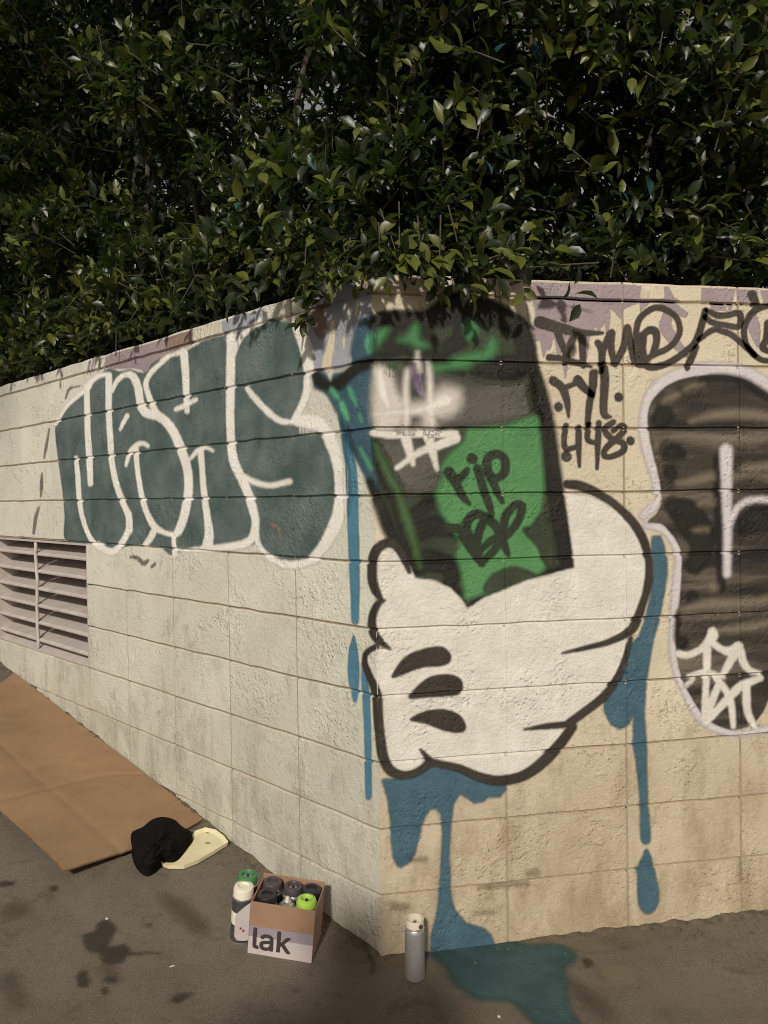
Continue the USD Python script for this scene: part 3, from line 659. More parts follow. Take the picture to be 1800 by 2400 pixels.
decal('green_glow', [poly('B', [(195, 400), (240, 370), (305, 358), (290, 400), (255, 450), (225, 490), (200, 480)]), poly('B', [(365, 440), (420, 410), (455, 350), (490, 335), (500, 390), (510, 430), (565, 470), (500, 492), (440, 460)]), poly('B', [(800, 340), (850, 305), (890, 350), (870, 425), (815, 425)]), poly('B', [(925, 500), (960, 425), (1005, 440), (1000, 510), (960, 555), (870, 575), (690, 590), (760, 540), (870, 510)]), poly('B', [(590, 600), (700, 590), (850, 575), (820, 610), (680, 630), (600, 650)]), stroke('B', [(330, 600), (370, 610)], [24, 14])], P_GREEN2, can_mural, 8, margin=.02)
decal('olive_stripe', [stroke('B', [(212, 1090), (255, 1200), (315, 1330), (365, 1420), (410, 1560), (450, 1680), (482, 1790), (510, 1900)], [8, 22, 24, 18, 30, 28, 26, 12])], P_OLIVE, can_mural, 8)
decal('mint_mark', [stroke('d', [(1105, 770), (1095, 850), (1105, 920)], [22, 34, 22]), stroke('d', [(740, 1300), (780, 1350), (800, 1380)], [20, 24, 12]), stroke('d', [(835, 1430), (860, 1500), (895, 1580)], [26, 30, 18]), stroke('d', [(915, 1290), (945, 1370), (980, 1440)], [16, 20, 10]), stroke('d', [(1020, 1870), (1070, 1960), (1120, 2060)], [10, 16, 14]), stroke('d', [(1010, 1540), (1030, 1600)], [8, 6])], P_MINT, can_mural, 8, margin=.018)
decal('white_highlight', [poly('h', [(562, 640), (620, 615), (672, 630), (690, 700), (705, 770), (760, 815), (840, 800), (900, 755), (960, 725), (1030, 745), (1045, 800), (1020, 865), (950, 895), (895, 900), (885, 950), (720, 958), (565, 955)])], P_SHINE, can_mural, 8, margin=.035)
decal('white_dash', [stroke('h', [(575, 880), (700, 870), (830, 855), (960, 800)], [12, 16, 20, 38]), stroke('h', [(862, 600), (870, 700), (872, 830), (880, 940)], [8, 14, 18, 16]), stroke('h', [(800, 545), (806, 600), (815, 640)], [5, 12, 8]), stroke('h', [(590, 640), (610, 760), (640, 840)], [24, 30, 16]), stroke('h', [(745, 640), (735, 760), (742, 860), (735, 950)], [10, 16, 18, 14])], P_HAZE, can_mural, 10, margin=.025)
decal('dark_smear', [stroke('B', [(385, 610), (395, 680), (415, 745)], [22, 30, 18]), stroke('B', [(450, 955), (480, 950)], [34, 26])], P_GREY, can_mural, 9, margin=.035)
decal('violet_streak', [stroke('B', [(455, 610), (480, 690), (525, 790)], [16, 28, 12])], P_PURPLE2, can_mural, 9, margin=.02)
decal('white_dash', [stroke('B', [(208, 1035), (330, 1050), (500, 1040), (740, 1040)], [22, 24, 26, 22]), stroke('B', [(740, 1070), (600, 1125), (500, 1165), (360, 1265)], [32, 28, 22, 17]), stroke('B', [(410, 1045), (440, 1150), (465, 1240)], [36, 28, 15]), stroke('B', [(560, 1045), (590, 1160), (618, 1268)], [34, 26, 14])], P_HAND, can_mural, 10)
decal('letter', [stroke('B', [(698, 1290), (735, 1350), (790, 1450), (832, 1498)], [34, 28, 22, 8]), stroke('B', [(745, 1350), (785, 1310), (815, 1275)], [24, 24, 18])], P_INK, can_mural, 10, label='lower case r in black on the green panel')
decal('letter', [stroke('B', [(843, 1200), (848, 1204)], [32, 32]), stroke('B', [(880, 1265), (918, 1390), (955, 1500), (975, 1570)], [26, 26, 24, 16])], P_INK, can_mural, 10, label='lower case i in black on the green panel')
decal('letter', [stroke('B', [(975, 1330), (940, 1260), (955, 1195), (1010, 1172), (1058, 1210), (1055, 1290), (1010, 1330), (975, 1320)], [26, 28, 28, 26, 26, 28, 24, 22]), stroke('B', [(950, 1300), (1000, 1400), (1042, 1482)], [26, 24, 14])], P_INK, can_mural, 10, label='lower case p in black on the green panel')
decal('scrawl', [stroke('B', [(690, 1650), (760, 1655), (830, 1710), (860, 1760)], [26, 28, 30, 22]), stroke('B', [(820, 1720), (812, 1620), (860, 1565), (930, 1580), (1000, 1640), (1022, 1700), (960, 1740), (900, 1800)], [24, 28, 28, 28, 28, 26, 22, 18]), stroke('B', [(930, 1590), (890, 1680), (880, 1780), (905, 1880)], [26, 26, 24, 22]), stroke('B', [(780, 1700), (845, 1790), (910, 1880)], [26, 28, 24]), stroke('B', [(910, 1875), (1000, 1780), (1045, 1680), (1062, 1580), (1120, 1505), (1170, 1510), (1150, 1595), (1090, 1680), (1040, 1725)], [22, 24, 26, 26, 24, 24, 24, 22, 18]), stroke('B', [(1040, 1700), (1060, 1770), (1082, 1825)], [22, 22, 12])], P_INK, can_mural, 10, label='looping black scrawl under the letters on the green panel')

# drips
decal('blue_drip', [poly('D', [(195, 1300), (300, 1290), (380, 1250), (450, 1230), (560, 1255), (680, 1300), (800, 1325), (800, 1352), (770, 1385), (715, 1385), (690, 1408), (645, 1415), (605, 1388), (575, 1372), (548, 1418), (500, 1425), (430, 1420), (360, 1420), (280, 1410), (226, 1400)], False).union(
    poly('D', [(195, 1300), (225, 1400), (238, 1500), (242, 1600), (252, 1680), (270, 1720), (290, 1728), (320, 1712), (345, 1690), (372, 1610), (392, 1520), (412, 1470), (436, 1442), (460, 1440), (480, 1465), (488, 1500), (490, 1560), (487, 1650), (482, 1750), (476, 1840), (470, 1900), (460, 1960), (447, 2010), (430, 2074), (640, 2074), (600, 1990), (560, 1945), (540, 1900), (530, 1840), (524, 1750), (524, 1650), (530, 1560), (536, 1500), (545, 1420), (560, 1340), (450, 1260), (300, 1290)], False).buffer(2).buffer(-4).buffer(2)).union(
    poly('q', [(372, 60), (368, 130), (362, 200), (359, 260), (355, 320), (348, 380), (335, 420), (315, 480), (302, 560), (298, 650), (400, 660), (520, 660), (720, 640), (708, 560), (690, 525), (665, 498), (640, 480), (600, 470), (570, 464), (530, 452), (500, 435), (470, 408), (450, 380), (440, 340), (434, 280), (431, 210), (428, 130), (426, 60)], False).buffer(3).buffer(-3))], P_BLUE, wall, 5, label='blue paint drips running from under the painted hand to the pavement')
decal('blue_drip', [stroke('A', [(1470, 690), (1490, 780), (1510, 870), (1520, 960), (1525, 1100), (1530, 1300), (1535, 1440)], [7, 14, 22, 26, 24, 22, 20]).union(stroke('E', [(1532, 200), (1535, 400), (1535, 560)], [21, 19, 16])), stroke('D', [(62, 605), (60, 680), (62, 800), (68, 915)], [4, 22, 27, 10]), stroke('D', [(108, 735), (118, 850), (124, 950), (130, 1100), (134, 1380)], [8, 17, 17, 16, 15])], P_SKY, wall, 5, label='bright blue vertical drips on the left wall beside the corner')
decal('blue_drip', [poly('n', [(245, 555), (310, 555), (340, 640), (358, 750), (360, 840), (340, 960), (300, 1180), (250, 1350), (218, 1550), (205, 1640), (195, 1780), (190, 1880), (200, 2020), (205, 2150), (150, 2200), (115, 2100), (104, 1990), (106, 1895), (60, 1962), (10, 1985), (-60, 1950), (-110, 1850), (-110, 1750), (-40, 1640), (40, 1460), (95, 1350), (150, 1290), (200, 1150), (240, 950), (255, 800), (240, 650)], False).union(poly('k', [(345, 100), (470, 100), (480, 400), (490, 750), (505, 900), (516, 1080), (508, 1135), (470, 1160), (428, 1130), (415, 1000), (415, 750), (380, 400)])), poly('k', [(475, 1205), (515, 1270), (550, 1400), (582, 1550), (596, 1650), (580, 1750), (520, 1830), (450, 1820), (400, 1740), (388, 1600), (385, 1450), (385, 1390), (430, 1290)])], P_BLUE, wall, 5, label='blue drip and drop on the right wall under the painted arm')

# the cartoon hand
hand_shape = [poly('D', [(150, 230), (170, 180), (215, 165), (270, 160), (310, 220), (360, 322), (440, 330), (530, 370), (590, 430), (610, 468), (700, 412), (900, 332), (1132, 272), (1122, 180), (1100, 20), (1085, -95), (1200, -80), (1320, -20), (1420, 70), (1490, 190), (1502, 340), (1460, 470), (1410, 570), (1380, 690), (1330, 810), (1240, 920), (1120, 1015), (1110, 1060), (1040, 1140), (950, 1225), (860, 1275), (760, 1292), (650, 1270), (540, 1230), (440, 1212), (390, 1240), (330, 1265), (250, 1250), (212, 1200), (195, 1100), (185, 950), (160, 840), (130, 770), (118, 710), (160, 660), (220, 665), (170, 600), (160, 540), (175, 470), (205, 430), (165, 350), (150, 290)], False)]
hand = decal('painted_hand', hand_shape, P_HAND, wall, 9, label='white cartoon hand gripping the painted spray can')
decal('hand_outline', [stroke('D', [(330, 290), (300, 215), (258, 158), (200, 158), (160, 210), (150, 300), (162, 370), (195, 432)], [10, 18, 20, 22, 22, 22, 20, 10]), stroke('D', [(210, 430), (180, 445), (154, 500), (153, 570), (180, 622), (238, 668)], [5, 14, 18, 20, 18, 5]), stroke('D', [(170, 655), (126, 682), (116, 725), (130, 775), (158, 840), (175, 900), (180, 1000), (190, 1100), (205, 1195), (238, 1255), (300, 1280), (370, 1262), (430, 1218)], [13, 13, 13, 16, 19, 22, 22, 22, 24, 24, 20, 18, 20]), stroke('D', [(440, 1222), (410, 1185), (384, 1153)], [18, 12, 5]), stroke('D', [(430, 1215), (560, 1242), (660, 1284), (760, 1305), (870, 1285), (960, 1230), (1050, 1140), (1122, 1045)], [16, 18, 22, 24, 24, 26, 26, 22]), stroke('D', [(1125, 1030), (1000, 1040), (888, 1055)], [16, 14, 4]),
                      stroke('C', [(355, 1365), (440, 1378), (560, 1430), (680, 1510), (780, 1610), (850, 1730), (882, 1850), (886, 1950), (870, 2060)], [26, 30, 26, 24, 28, 28, 24, 24, 24]).union(stroke('D', [(1495, 330), (1482, 384), (1465, 440), (1430, 535), (1390, 585), (1300, 628), (1180, 662), (1072, 686)], [18, 18, 18, 22, 20, 14, 11, 4])), stroke('D', [(1405, 610), (1365, 750), (1295, 870), (1210, 950), (1110, 1022)], [10, 16, 20, 20, 20])], P_LINE, hand, 10)
decal('knuckle_mark', [poly('D', [(245, 805), (265, 760), (300, 715), (350, 682), (420, 660), (490, 658), (528, 688), (526, 730), (480, 750), (410, 752), (350, 768), (290, 795)])], P_LINE, hand, 10)
decal('knuckle_mark', [poly('D', [(330, 905), (350, 868), (385, 830), (440, 798), (520, 790), (575, 808), (590, 850), (570, 885), (500, 897), (420, 898)])], P_LINE, hand, 10)
decal('knuckle_mark', [poly('D', [(335, 1010), (370, 982), (430, 962), (510, 962), (575, 988), (605, 1040), (590, 1068), (545, 1072), (480, 1056), (410, 1028)])], P_LINE, hand, 10)

# the big dark letter on the right wall
halo = [stroke('C', [(850, 1570), (910, 1520), (948, 1470), (945, 1400), (918, 1290), (885, 1180), (862, 1070), (858, 960), (872, 870), (912, 785), (970, 725), (1060, 675), (1200, 630), (1350, 622), (1500, 650), (1600, 700), (1680, 770), (1780, 900), (1830, 1100)], [28, 30, 24, 28, 32, 34, 38, 38, 40, 46, 50, 50, 48, 48, 50, 50, 50, 50, 50]),
        stroke('C', [(865, 1635), (930, 1640), (1000, 1670), (1058, 1750), (1080, 1830), (1078, 1950), (1062, 2100), (1050, 2212)], [20, 28, 32, 32, 30, 28, 26, 26]), stroke('n', [(440, 760), (415, 1000), (402, 1200), (400, 1400), (430, 1550), (470, 1650), (540, 1800), (640, 1935), (800, 2010), (950, 2015), (1106, 1985), (1250, 1900)], [30, 30, 26, 30, 34, 34, 34, 34, 28, 26, 28, 28])]
decal('letter_halo', halo, P_WHITE2, wall, 6, margin=.02, label='pale lavender outline around the dark letter on the right wall')
fade = decal('dark_letter', [poly('C', [(878, 960), (885, 880), (915, 815), (960, 765), (1030, 715), (1150, 678), (1300, 664), (1450, 680), (1550, 720), (1640, 790), (1720, 900), (1770, 1100), (1780, 1400), (1760, 1800), (1740, 2200), (1710, 2500), (1660, 2760), (1580, 2900), (1480, 2950), (1391, 2954), (1286, 2908), (1216, 2835), (1146, 2721), (1103, 2634), (1072, 2510), (1062, 2390), (1070, 2250), (1088, 2100), (1098, 1950), (1098, 1830), (1075, 1755), (1020, 1675), (960, 1620), (880, 1612), (935, 1560), (970, 1480), (965, 1400), (948, 1300), (920, 1190), (895, 1080)])], P_FADE, wall, 7, label='dark brown letter with pale bands at the right edge')
decal('black_smear', [stroke('m', [(660, 1770), (740, 1740), (820, 1760)], [40, 70, 40]), stroke('m', [(700, 1930), (720, 1950)], [60, 50]), stroke('m', [(640, 1370), (620, 1420), (720, 1400)], [90, 80, 30]), stroke('n', [(740, 0), (745, 300), (750, 700), (760, 940)], [34, 40, 30, 24]), stroke('n', [(400, 330), (520, 420), (620, 620), (560, 780)], [60, 110, 90, 60]), stroke('n', [(930, 480), (1040, 430), (1120, 450)], [60, 90, 60]), stroke('n', [(540, 1010), (550, 1040)], [40, 40]), stroke('m', [(600, 1290), (800, 1150), (1100, 1020), (1400, 1050), (1640, 1200)], [16, 22, 26, 30, 40]), stroke('n', [(440, 1130), (430, 1300), (470, 1350)], [16, 18, 40])], P_BLACK, fade, 8, margin=.018)
decal('tan_band', [stroke('m', [(640, 1250), (720, 1200), (780, 1180)], [16, 34, 20]), stroke('m', [(840, 1130), (930, 1095), (1020, 1085)], [14, 26, 10]), stroke('m', [(900, 1440), (1150, 1380), (1450, 1370), (1659, 1400)], [16, 40, 46, 40]), stroke('n', [(440, 170), (560, 150), (680, 120)], [16, 30, 34]), stroke('n', [(920, 60), (1000, 50), (1106, 40)], [20, 30, 30]), stroke('n', [(560, 515), (650, 510)], [10, 14]), stroke('n', [(600, 320), (690, 310)], [18, 24]), stroke('n', [(690, 930), (710, 935)], [30, 24]), stroke('n', [(460, 1100), (700, 1060), (1000, 1050), (1106, 1020)], [18, 34, 30, 26]), stroke('n', [(700, 1260), (900, 1240), (1106, 1200)], [16, 30, 26]), stroke('m', [(560, 1700), (580, 1640)], [16, 24]), stroke('n', [(480, 1520), (530, 1500)], [26, 20])], P_TAN, fade, 9, margin=.02)
decal('white_line', [stroke('C', [(1385, 1150), (1388, 1400), (1395, 1700), (1390, 1950)], [42, 34, 27, 25]), stroke('n', [(815, 500), (850, 390), (900, 325), (980, 290), (1106, 288), (1250, 330), (1300, 500)], [18, 24, 24, 24, 24, 24, 24])], P_WHITE2, fade, 10, margin=.02)
decal('white_scrawl', [stroke('n', [(440, 1430), (500, 1438), (570, 1418), (640, 1370), (690, 1300), (690, 1270)], [26, 26, 26, 30, 40, 36]), stroke('n', [(690, 1350), (760, 1395), (830, 1410), (880, 1380)], [26, 26, 36, 40]), stroke('n', [(880, 1390), (830, 1470), (770, 1580)], [36, 32, 24]), stroke('n', [(895, 1400), (920, 1490), (965, 1550), (1045, 1575)], [30, 28, 24, 18]), stroke('n', [(650, 1400), (650, 1560), (640, 1720), (640, 1930)], [32, 28, 25, 34]), stroke('n', [(510, 1590), (640, 1570), (780, 1600)], [14, 24, 16]), stroke('n', [(500, 1660), (560, 1610)], [18, 14]), stroke('n', [(720, 1610), (790, 1700), (830, 1800), (845, 1965)], [26, 26, 26, 20]), stroke('n', [(745, 1640), (700, 1750), (650, 1900)], [26, 28, 28]), stroke('n', [(1045, 1610), (900, 1670), (780, 1790), (650, 1930)], [24, 32, 30, 26]), stroke('n', [(940, 1660), (950, 1850), (1010, 1985)], [32, 28, 20])], P_HAND, fade, 11, label='thin white scrawl over the bottom of the dark letter')

# black tags on the right wall
def tagpart(strokes, label):
    decal('tag_letter', strokes, P_TAG, wall, 8, label=label, margin=.008, step=.005)
tagpart([stroke('C', [(180, 318), (300, 355), (450, 385), (585, 388)], [38, 34, 22, 10]), stroke('C', [(290, 380), (330, 480), (368, 560)], [22, 20, 16]), stroke('C', [(400, 400), (370, 480), (340, 550)], [20, 20, 18]), stroke('C', [(240, 545), (320, 552), (440, 585), (515, 605)], [22, 18, 18, 8]), stroke('C', [(455, 400), (455, 500), (462, 600)], [24, 22, 18])], 'black barred letters V and I of the top tag')
tagpart([stroke('C', [(553, 450), (578, 490), (582, 560), (575, 640)], [20, 24, 22, 18]), stroke('C', [(590, 500), (625, 410), (645, 380)], [20, 22, 18]), stroke('C', [(645, 390), (640, 480), (662, 580)], [24, 22, 20]), stroke('C', [(668, 585), (720, 480), (745, 352)], [24, 22, 22]), stroke('C', [(750, 360), (768, 470), (785, 578)], [24, 22, 14])], 'black letter M of the top tag')
tagpart([stroke('m', [(440, 600), (500, 555), (560, 570), (575, 640), (560, 720), (540, 770)], [30, 36, 38, 34, 34, 30]), stroke('m', [(440, 870), (500, 820), (570, 780), (660, 745), (750, 670), (800, 560), (770, 440), (690, 375), (580, 340), (480, 375), (400, 460), (370, 600), (380, 740), (410, 880)], [26, 28, 28, 28, 28, 28, 28, 30, 30, 30, 30, 30, 34, 40]), stroke('m', [(430, 620), (410, 740), (440, 840)], [50, 60, 50]), stroke('m', [(430, 870), (520, 912), (640, 890), (750, 840), (850, 770), (940, 690), (990, 580), (1025, 460), (1045, 370)], [40, 34, 32, 32, 32, 34, 34, 34, 28])], 'black spiral of the top tag')
tagpart([stroke('m', [(870, 930), (900, 850), (960, 720)], [24, 36, 30]), stroke('m', [(1060, 365), (1160, 412), (1270, 410), (1385, 395), (1375, 520), (1240, 505), (1110, 480), (1045, 430)], [24, 30, 28, 28, 28, 26, 28, 30]), stroke('m', [(985, 650), (1080, 575), (1170, 535)], [26, 26, 30]), stroke('m', [(1150, 545), (1300, 600), (1450, 725), (1540, 810), (1620, 850), (1740, 850)], [28, 28, 30, 28, 26, 24])], 'black boxed letter of the top tag')
tagpart([stroke('m', [(1760, 330), (1659, 315), (1530, 365), (1445, 470), (1422, 580), (1450, 700), (1530, 800)], [24, 26, 30, 30, 30, 28, 26]), stroke('m', [(1650, 480), (1640, 640), (1605, 720), (1660, 760)], [30, 34, 34, 26]), stroke('m', [(1500, 215), (1540, 300)], [44, 34])], 'black ringed letter cut by the right edge')
tagpart([stroke('C', [(265, 695), (325, 745), (355, 830), (366, 935)], [28, 26, 22, 7]), stroke('C', [(340, 742), (395, 720), (430, 690)], [18, 16, 22]), stroke('C', [(425, 690), (465, 740), (520, 790)], [30, 26, 20])], 'black letter r with a dot beside the painted can')
tagpart([stroke('C', [(528, 645), (522, 740), (500, 850), (488, 980)], [28, 26, 22, 18])], 'black letter y in the second tag line')
tagpart([stroke('C', [(592, 600), (600, 700), (592, 850), (600, 920), (640, 932)], [26, 28, 25, 22, 8])], 'black letter l in the second tag line')
tagpart([stroke('C', [(300, 866), (301, 869)], [29, 29])], 'round black dot left of the letter r'); tagpart([stroke('C', [(690, 803), (691, 805)], [29, 29])], 'round black dot right of the letter l')
tagpart([stroke('C', [(350, 990), (335, 1080), (350, 1140), (420, 1125)], [18, 18, 18, 14]), stroke('C', [(432, 1000), (430, 1100), (436, 1255)], [18, 20, 9])], 'first black figure 4 of the bottom tag line')
tagpart([stroke('C', [(498, 980), (488, 1075), (545, 1105)], [18, 18, 14]), stroke('C', [(562, 970), (555, 1100), (550, 1268)], [18, 20, 10])], 'second black figure 4 of the bottom tag line')
tagpart([stroke('C', [(655, 965), (600, 1012), (640, 1070), (715, 1100), (720, 1150), (640, 1190), (592, 1180), (612, 1130), (690, 1060), (730, 1010), (708, 985), (655, 1025)], [18, 20, 20, 20, 20, 18, 18, 20, 20, 18, 16, 14])], 'black figure 8 of the bottom tag line')
tagpart([stroke('C', [(765, 1085), (766, 1087)], [28, 28])], 'round black dot right of the figure 8'); tagpart([stroke('C', [(350, 1185), (352, 1188)], [34, 34])], 'round black dot under the first figure 4')

# old dark marks of lifted paint on the left wall
P_MARK = paint('dark_scuff', (0.16, 0.125, 0.115), (0.22, 0.18, 0.16), soft=.006, rag=.010)
decal('scuff', [stroke('b', [(410, 1490), (405, 1600), (400, 1720)], [6, 16, 8]), stroke('b', [(380, 1830), (350, 1920), (330, 2070)], [10, 16, 12]), stroke('b', [(480, 1060), (450, 1240), (430, 1340)], [6, 14, 6]), stroke('b', [(640, 760), (680, 670), (780, 640)], [8, 10, 4]), stroke('a', [(1270, 440), (1340, 445), (1400, 500), (1440, 470)], [8, 16, 20, 14]), stroke('a', [(1480, 530), (1510, 500)], [14, 10]), stroke('A', [(1180, 1160), (1205, 1180), (1215, 1250)], [12, 8, 3])], P_MARK, wall, 5)
P_SMUDGE = paint('brown_smudge', (0.24, 0.18, 0.115), (0.30, 0.23, 0.15), soft=.012, rag=.014, alpha=.75)
decal('scuff', [stroke('g', [(1090, 1320), (1160, 1300), (1225, 1300)], [4, 18, 24]), stroke('g', [(900, 1740), (960, 1760), (1060, 1760)], [20, 34, 20]), stroke('q', [(940, 130), (985, 125)], [14, 22]), stroke('q', [(590, 385), (700, 380)], [10, 12]), stroke('q', [(620, 222), (780, 205), (930, 200)], [6, 9, 12]), stroke('k', [(1385, 1330), (1385, 1400), (1390, 1520)], [14, 10, 7])], P_SMUDGE, wall, 5)

#@@GROUNDPAINT
def ground_decal(name, shapes, mat, lift, margin=.03, step=.008, label=None, kind=None):
    gs = []
    for s in shapes:
        p = s.segmentize(6.0)
        gs.append(Polygon([on_ground(x, y)[:2] for x, y in np.array(p.exterior.coords)[:-1]]).buffer(0))
    g = unary_union(gs)
    x0, y0, x1, y1 = g.bounds
    xs, ys = np.arange(x0 - margin, x1 + margin + step, step), np.arange(y0 - margin, y1 + margin + step, step)
    X, Y = np.meshgrid(xs, ys, indexing='ij')
    sd = signed(g, X, Y)
    inside = np.where(X < 0, NRM_L[0] * X + NRM_L[1] * Y, -Y) > -.004
    v, q = ground_patch(lift, xs, ys, (sd > -margin) & inside)
    # sheet heights follow the coarse pavement mesh
    used, inv = np.unique(q, return_inverse=True)
    vv = v[used]; vv[:, 2] = coarse_z(vv[:, 0], vv[:, 1]) + lift
    prim = obj(name, (vv, inv.reshape(q.shape)), mat, ground, label=label)
    UsdGeom.PrimvarsAPI(prim).CreatePrimvar('sd', Sdf.ValueTypeNames.FloatArray, 'vertex').Set(Vt.FloatArray.FromNumpy(np.clip(sd.reshape(-1)[used], -.05, .08).astype(np.float32)))
    return prim
from scipy.interpolate import RegularGridInterpolator
_GX, _GY = np.meshgrid(gx, gy, indexing='ij')
_gi = RegularGridInterpolator((gx, gy), surface_z(_GX, _GY))
def coarse_z(x, y):
    return _gi(np.column_stack([np.ravel(x), np.ravel(y)])).reshape(np.shape(x))
G_BLUE = paint('blue_ground_spray', (0.028, 0.060, 0.064), (0.047, 0.090, 0.095), soft=.024, rag=.016, rough=.8, bump=.5)
G_STAIN = paint('oily_stain', (0.036, 0.030, 0.022), (0.054, 0.045, 0.033), soft=.013, rag=.014, rough=.75, alpha=.85, bump=.5)
G_PALE = paint('pale_worn_concrete', (0.17, 0.14, 0.095), (0.21, 0.175, 0.12), soft=.02, rag=.02, rough=.9, alpha=.7, bump=.8)
ground_decal('blue_splash', [poly('q', [(300, 660), (340, 590), (500, 560), (700, 560), (820, 575), (950, 605), (1090, 598), (1185, 622), (1238, 668), (1222, 712), (1172, 752), (1176, 820), (1182, 900), (1195, 980), (1230, 1060), (1270, 1130), (1240, 1200), (1120, 1200), (980, 1110), (900, 1030), (800, 962), (620, 952), (520, 890), (450, 840), (410, 760), (370, 710)])], G_BLUE, .002, label='blue paint splash on the pavement at the foot of the drips')
ground_decal('dark_stain', [poly('v', [(540, 545), (570, 525), (620, 508), (640, 452), (700, 440), (745, 488), (722, 555), (700, 605), (750, 612), (808, 602), (838, 640), (800, 690), (770, 715), (680, 708), (630, 655), (560, 625)])], G_STAIN, .002, label='dark oily blotch on the pavement in front of the cardboard')
for P in ([(510, 790), (550, 770), (580, 830), (560, 870), (510, 860)], [(665, 880), (690, 875), (692, 905), (670, 908)], [(1110, 950), (1170, 915), (1240, 915), (1200, 945), (1140, 970)], [(330, 225), (360, 220), (365, 245), (330, 245)], [(0, 190), (70, 185), (80, 205), (0, 215)], [(940, 465), (975, 462), (970, 480)], [(680, 810), (740, 805), (740, 830), (690, 835)]):
    ground_decal('dark_stain', [poly('v', P)], G_STAIN, .002)
ground_decal('dark_stain', [poly('q', [(1290, 700), (1320, 690), (1350, 720), (1320, 745)])], G_STAIN, .002)
ground_decal('crack', [stroke('o', [(870, 480), (930, 540), (1010, 590), (1080, 640), (1110, 690), (1105, 750)], [5, 7, 6, 6, 8, 5])], G_STAIN, .003)

# dirt and crumbled mortar that has gathered along the foot of the wall
def foot_dirt():
    ms = []
    for u0, u1 in ((-4.4, -.006), (.006, 2.6)):
        us = np.arange(u0, u1 + .001, .012); us[-1] = u1
        n = len(us)
        rr_ = np.stack([us * 9, np.zeros(n), np.zeros(n)], 1)
        a = meshkit.fbm(rr_ + 3, 4); b = meshkit.fbm(rr_ * 2.3 + 40, 3)
        clear = 1 - np.exp(-((us - .30) / .26) ** 4) * (us > 0)
        wd = .004 + .008 * clear + clear * .055 * np.clip(a - .30, 0, 1) + .012 * b; hg = .001 + .003 * clear + clear * .030 * np.clip(b - .25, 0, 1) * (a + .3)
        rows = []
        for d, f in ((-.006, 1.0), (.35, .75), (.7, .32), (1.0, -.25)):
            X = wall_point(us, np.zeros(n), np.where(d < 0, d, d * wd))
            jit = .0022 * (meshkit.noise(np.stack([us * 160, np.full(n, d * 9), np.zeros(n)], 1)) - .5)
            X[:, 2] = surface_z(X[:, 0], X[:, 1]) + hg * f + jit
            rows.append(X)
        V = np.stack(rows, 1).reshape(-1, 3)
        i, j = np.meshgrid(np.arange(n - 1), np.arange(3), indexing='ij'); q = i * 4 + j
        ms.append(trimesh.Trimesh(V, np.vstack([np.stack([q, q + 4, q + 5], -1).reshape(-1, 3), np.stack([q, q + 5, q + 1], -1).reshape(-1, 3)]), process=False))
    r = np.random.default_rng(77)
    for k in range(420):
        u = r.uniform(-3.0, 1.5) if k % 3 else r.uniform(-1.2, -.05); X = wall_point(u, 0.0, abs(r.normal(.02, .05)) + .008)
        m = trimesh.creation.icosphere(0, r.uniform(.0015, .0055)); m.vertices *= r.uniform(.6, 1.3, (len(m.vertices), 1)); m.vertices[:, 2] *= .7
        m.apply_translation((X[0], X[1], float(surface_z(X[0], X[1])) + .002)); ms.append(m)
    return cat(*ms)
DIRT = plain('gathered_dirt', (0.07, 0.058, 0.04), 0.95, c2=(0.14, 0.115, 0.08), scale=38, bump=.6, bscale=220, spec=.2)
obj('dirt', foot_dirt(), DIRT, ground, True, label='dirt and crumbled mortar along the foot of the wall', kind='stuff')
# loose slab of broken pavement beside the carton
ground_decal('pale_patch', [poly('o', [(840, 700), (880, 560), (960, 590), (1060, 650), (1100, 720), (1060, 770), (920, 760)]), poly('o', [(1110, 760), (1200, 730), (1330, 760), (1300, 820), (1160, 800)])], G_PALE, .002, label='paler broken patch of pavement between the carton and the wall corner')
ground_decal('pale_patch', [poly('q', [(760, 585), (1000, 572), (1300, 540), (1500, 515), (1660, 498), (1900, 470), (1900, 540), (1660, 590), (1450, 640), (1330, 650), (1220, 620), (1050, 598), (880, 600)], False), poly('q', [(1380, 760), (1500, 720), (1650, 740), (1640, 840), (1480, 860)])], G_PALE, .0014, margin=.06, label='paler dusty strip of pavement along the foot of the right wall')
ground_decal('crack', [stroke('o', [(1105, 740), (1130, 790), (1120, 850)], [6, 4, 2]), stroke('v', [(840, 660), (960, 650), (1040, 655)], [2, 3, 1])], G_STAIN, .003)
G_SOFT = paint('old_damp_stain', (0.060, 0.050, 0.038), (0.080, 0.067, 0.051), soft=.03, rag=.03, rough=.85, alpha=.45, bump=.6)
ground_decal('damp_stain', [stroke('v', [(1080, 300), (1180, 380), (1300, 480)], [30, 60, 50]), stroke('v', [(60, 380), (150, 370)], [50, 40]), stroke('v', [(60, 830), (120, 960)], [50, 50]), stroke('v', [(700, 760), (740, 800)], [50, 40])], G_SOFT, .0014, margin=.06)
ground_decal('damp_stain', [stroke('q', [(1200, 850), (1320, 950), (1450, 1040)], [40, 60, 40]), stroke('q', [(1450, 560), (1560, 590)], [20, 30])], G_SOFT, .0014, margin=.06)

#@@THINGS
def frame_at(x, y, heading=0.0, sink=0.0):
    """a matrix that stands on the pavement at (x, y), its up axis along the slope's normal, turned by heading"""
    e = .05
    nx = -(float(ground_z(x + e, y)) - float(ground_z(x - e, y))) / (2 * e); ny = -(float(ground_z(x, y + e)) - float(ground_z(x, y - e))) / (2 * e)
    n = np.array([nx, ny, 1.0]); n /= np.linalg.norm(n)
    a = np.array([math.cos(heading), math.sin(heading), 0.0]); a -= n * (a @ n); a /= np.linalg.norm(a)
    M = np.eye(4); M[:3, 0], M[:3, 1], M[:3, 2] = a, np.cross(n, a), n
    M[:3, 3] = (x, y, float(surface_z(x, y)) - sink)
    return M

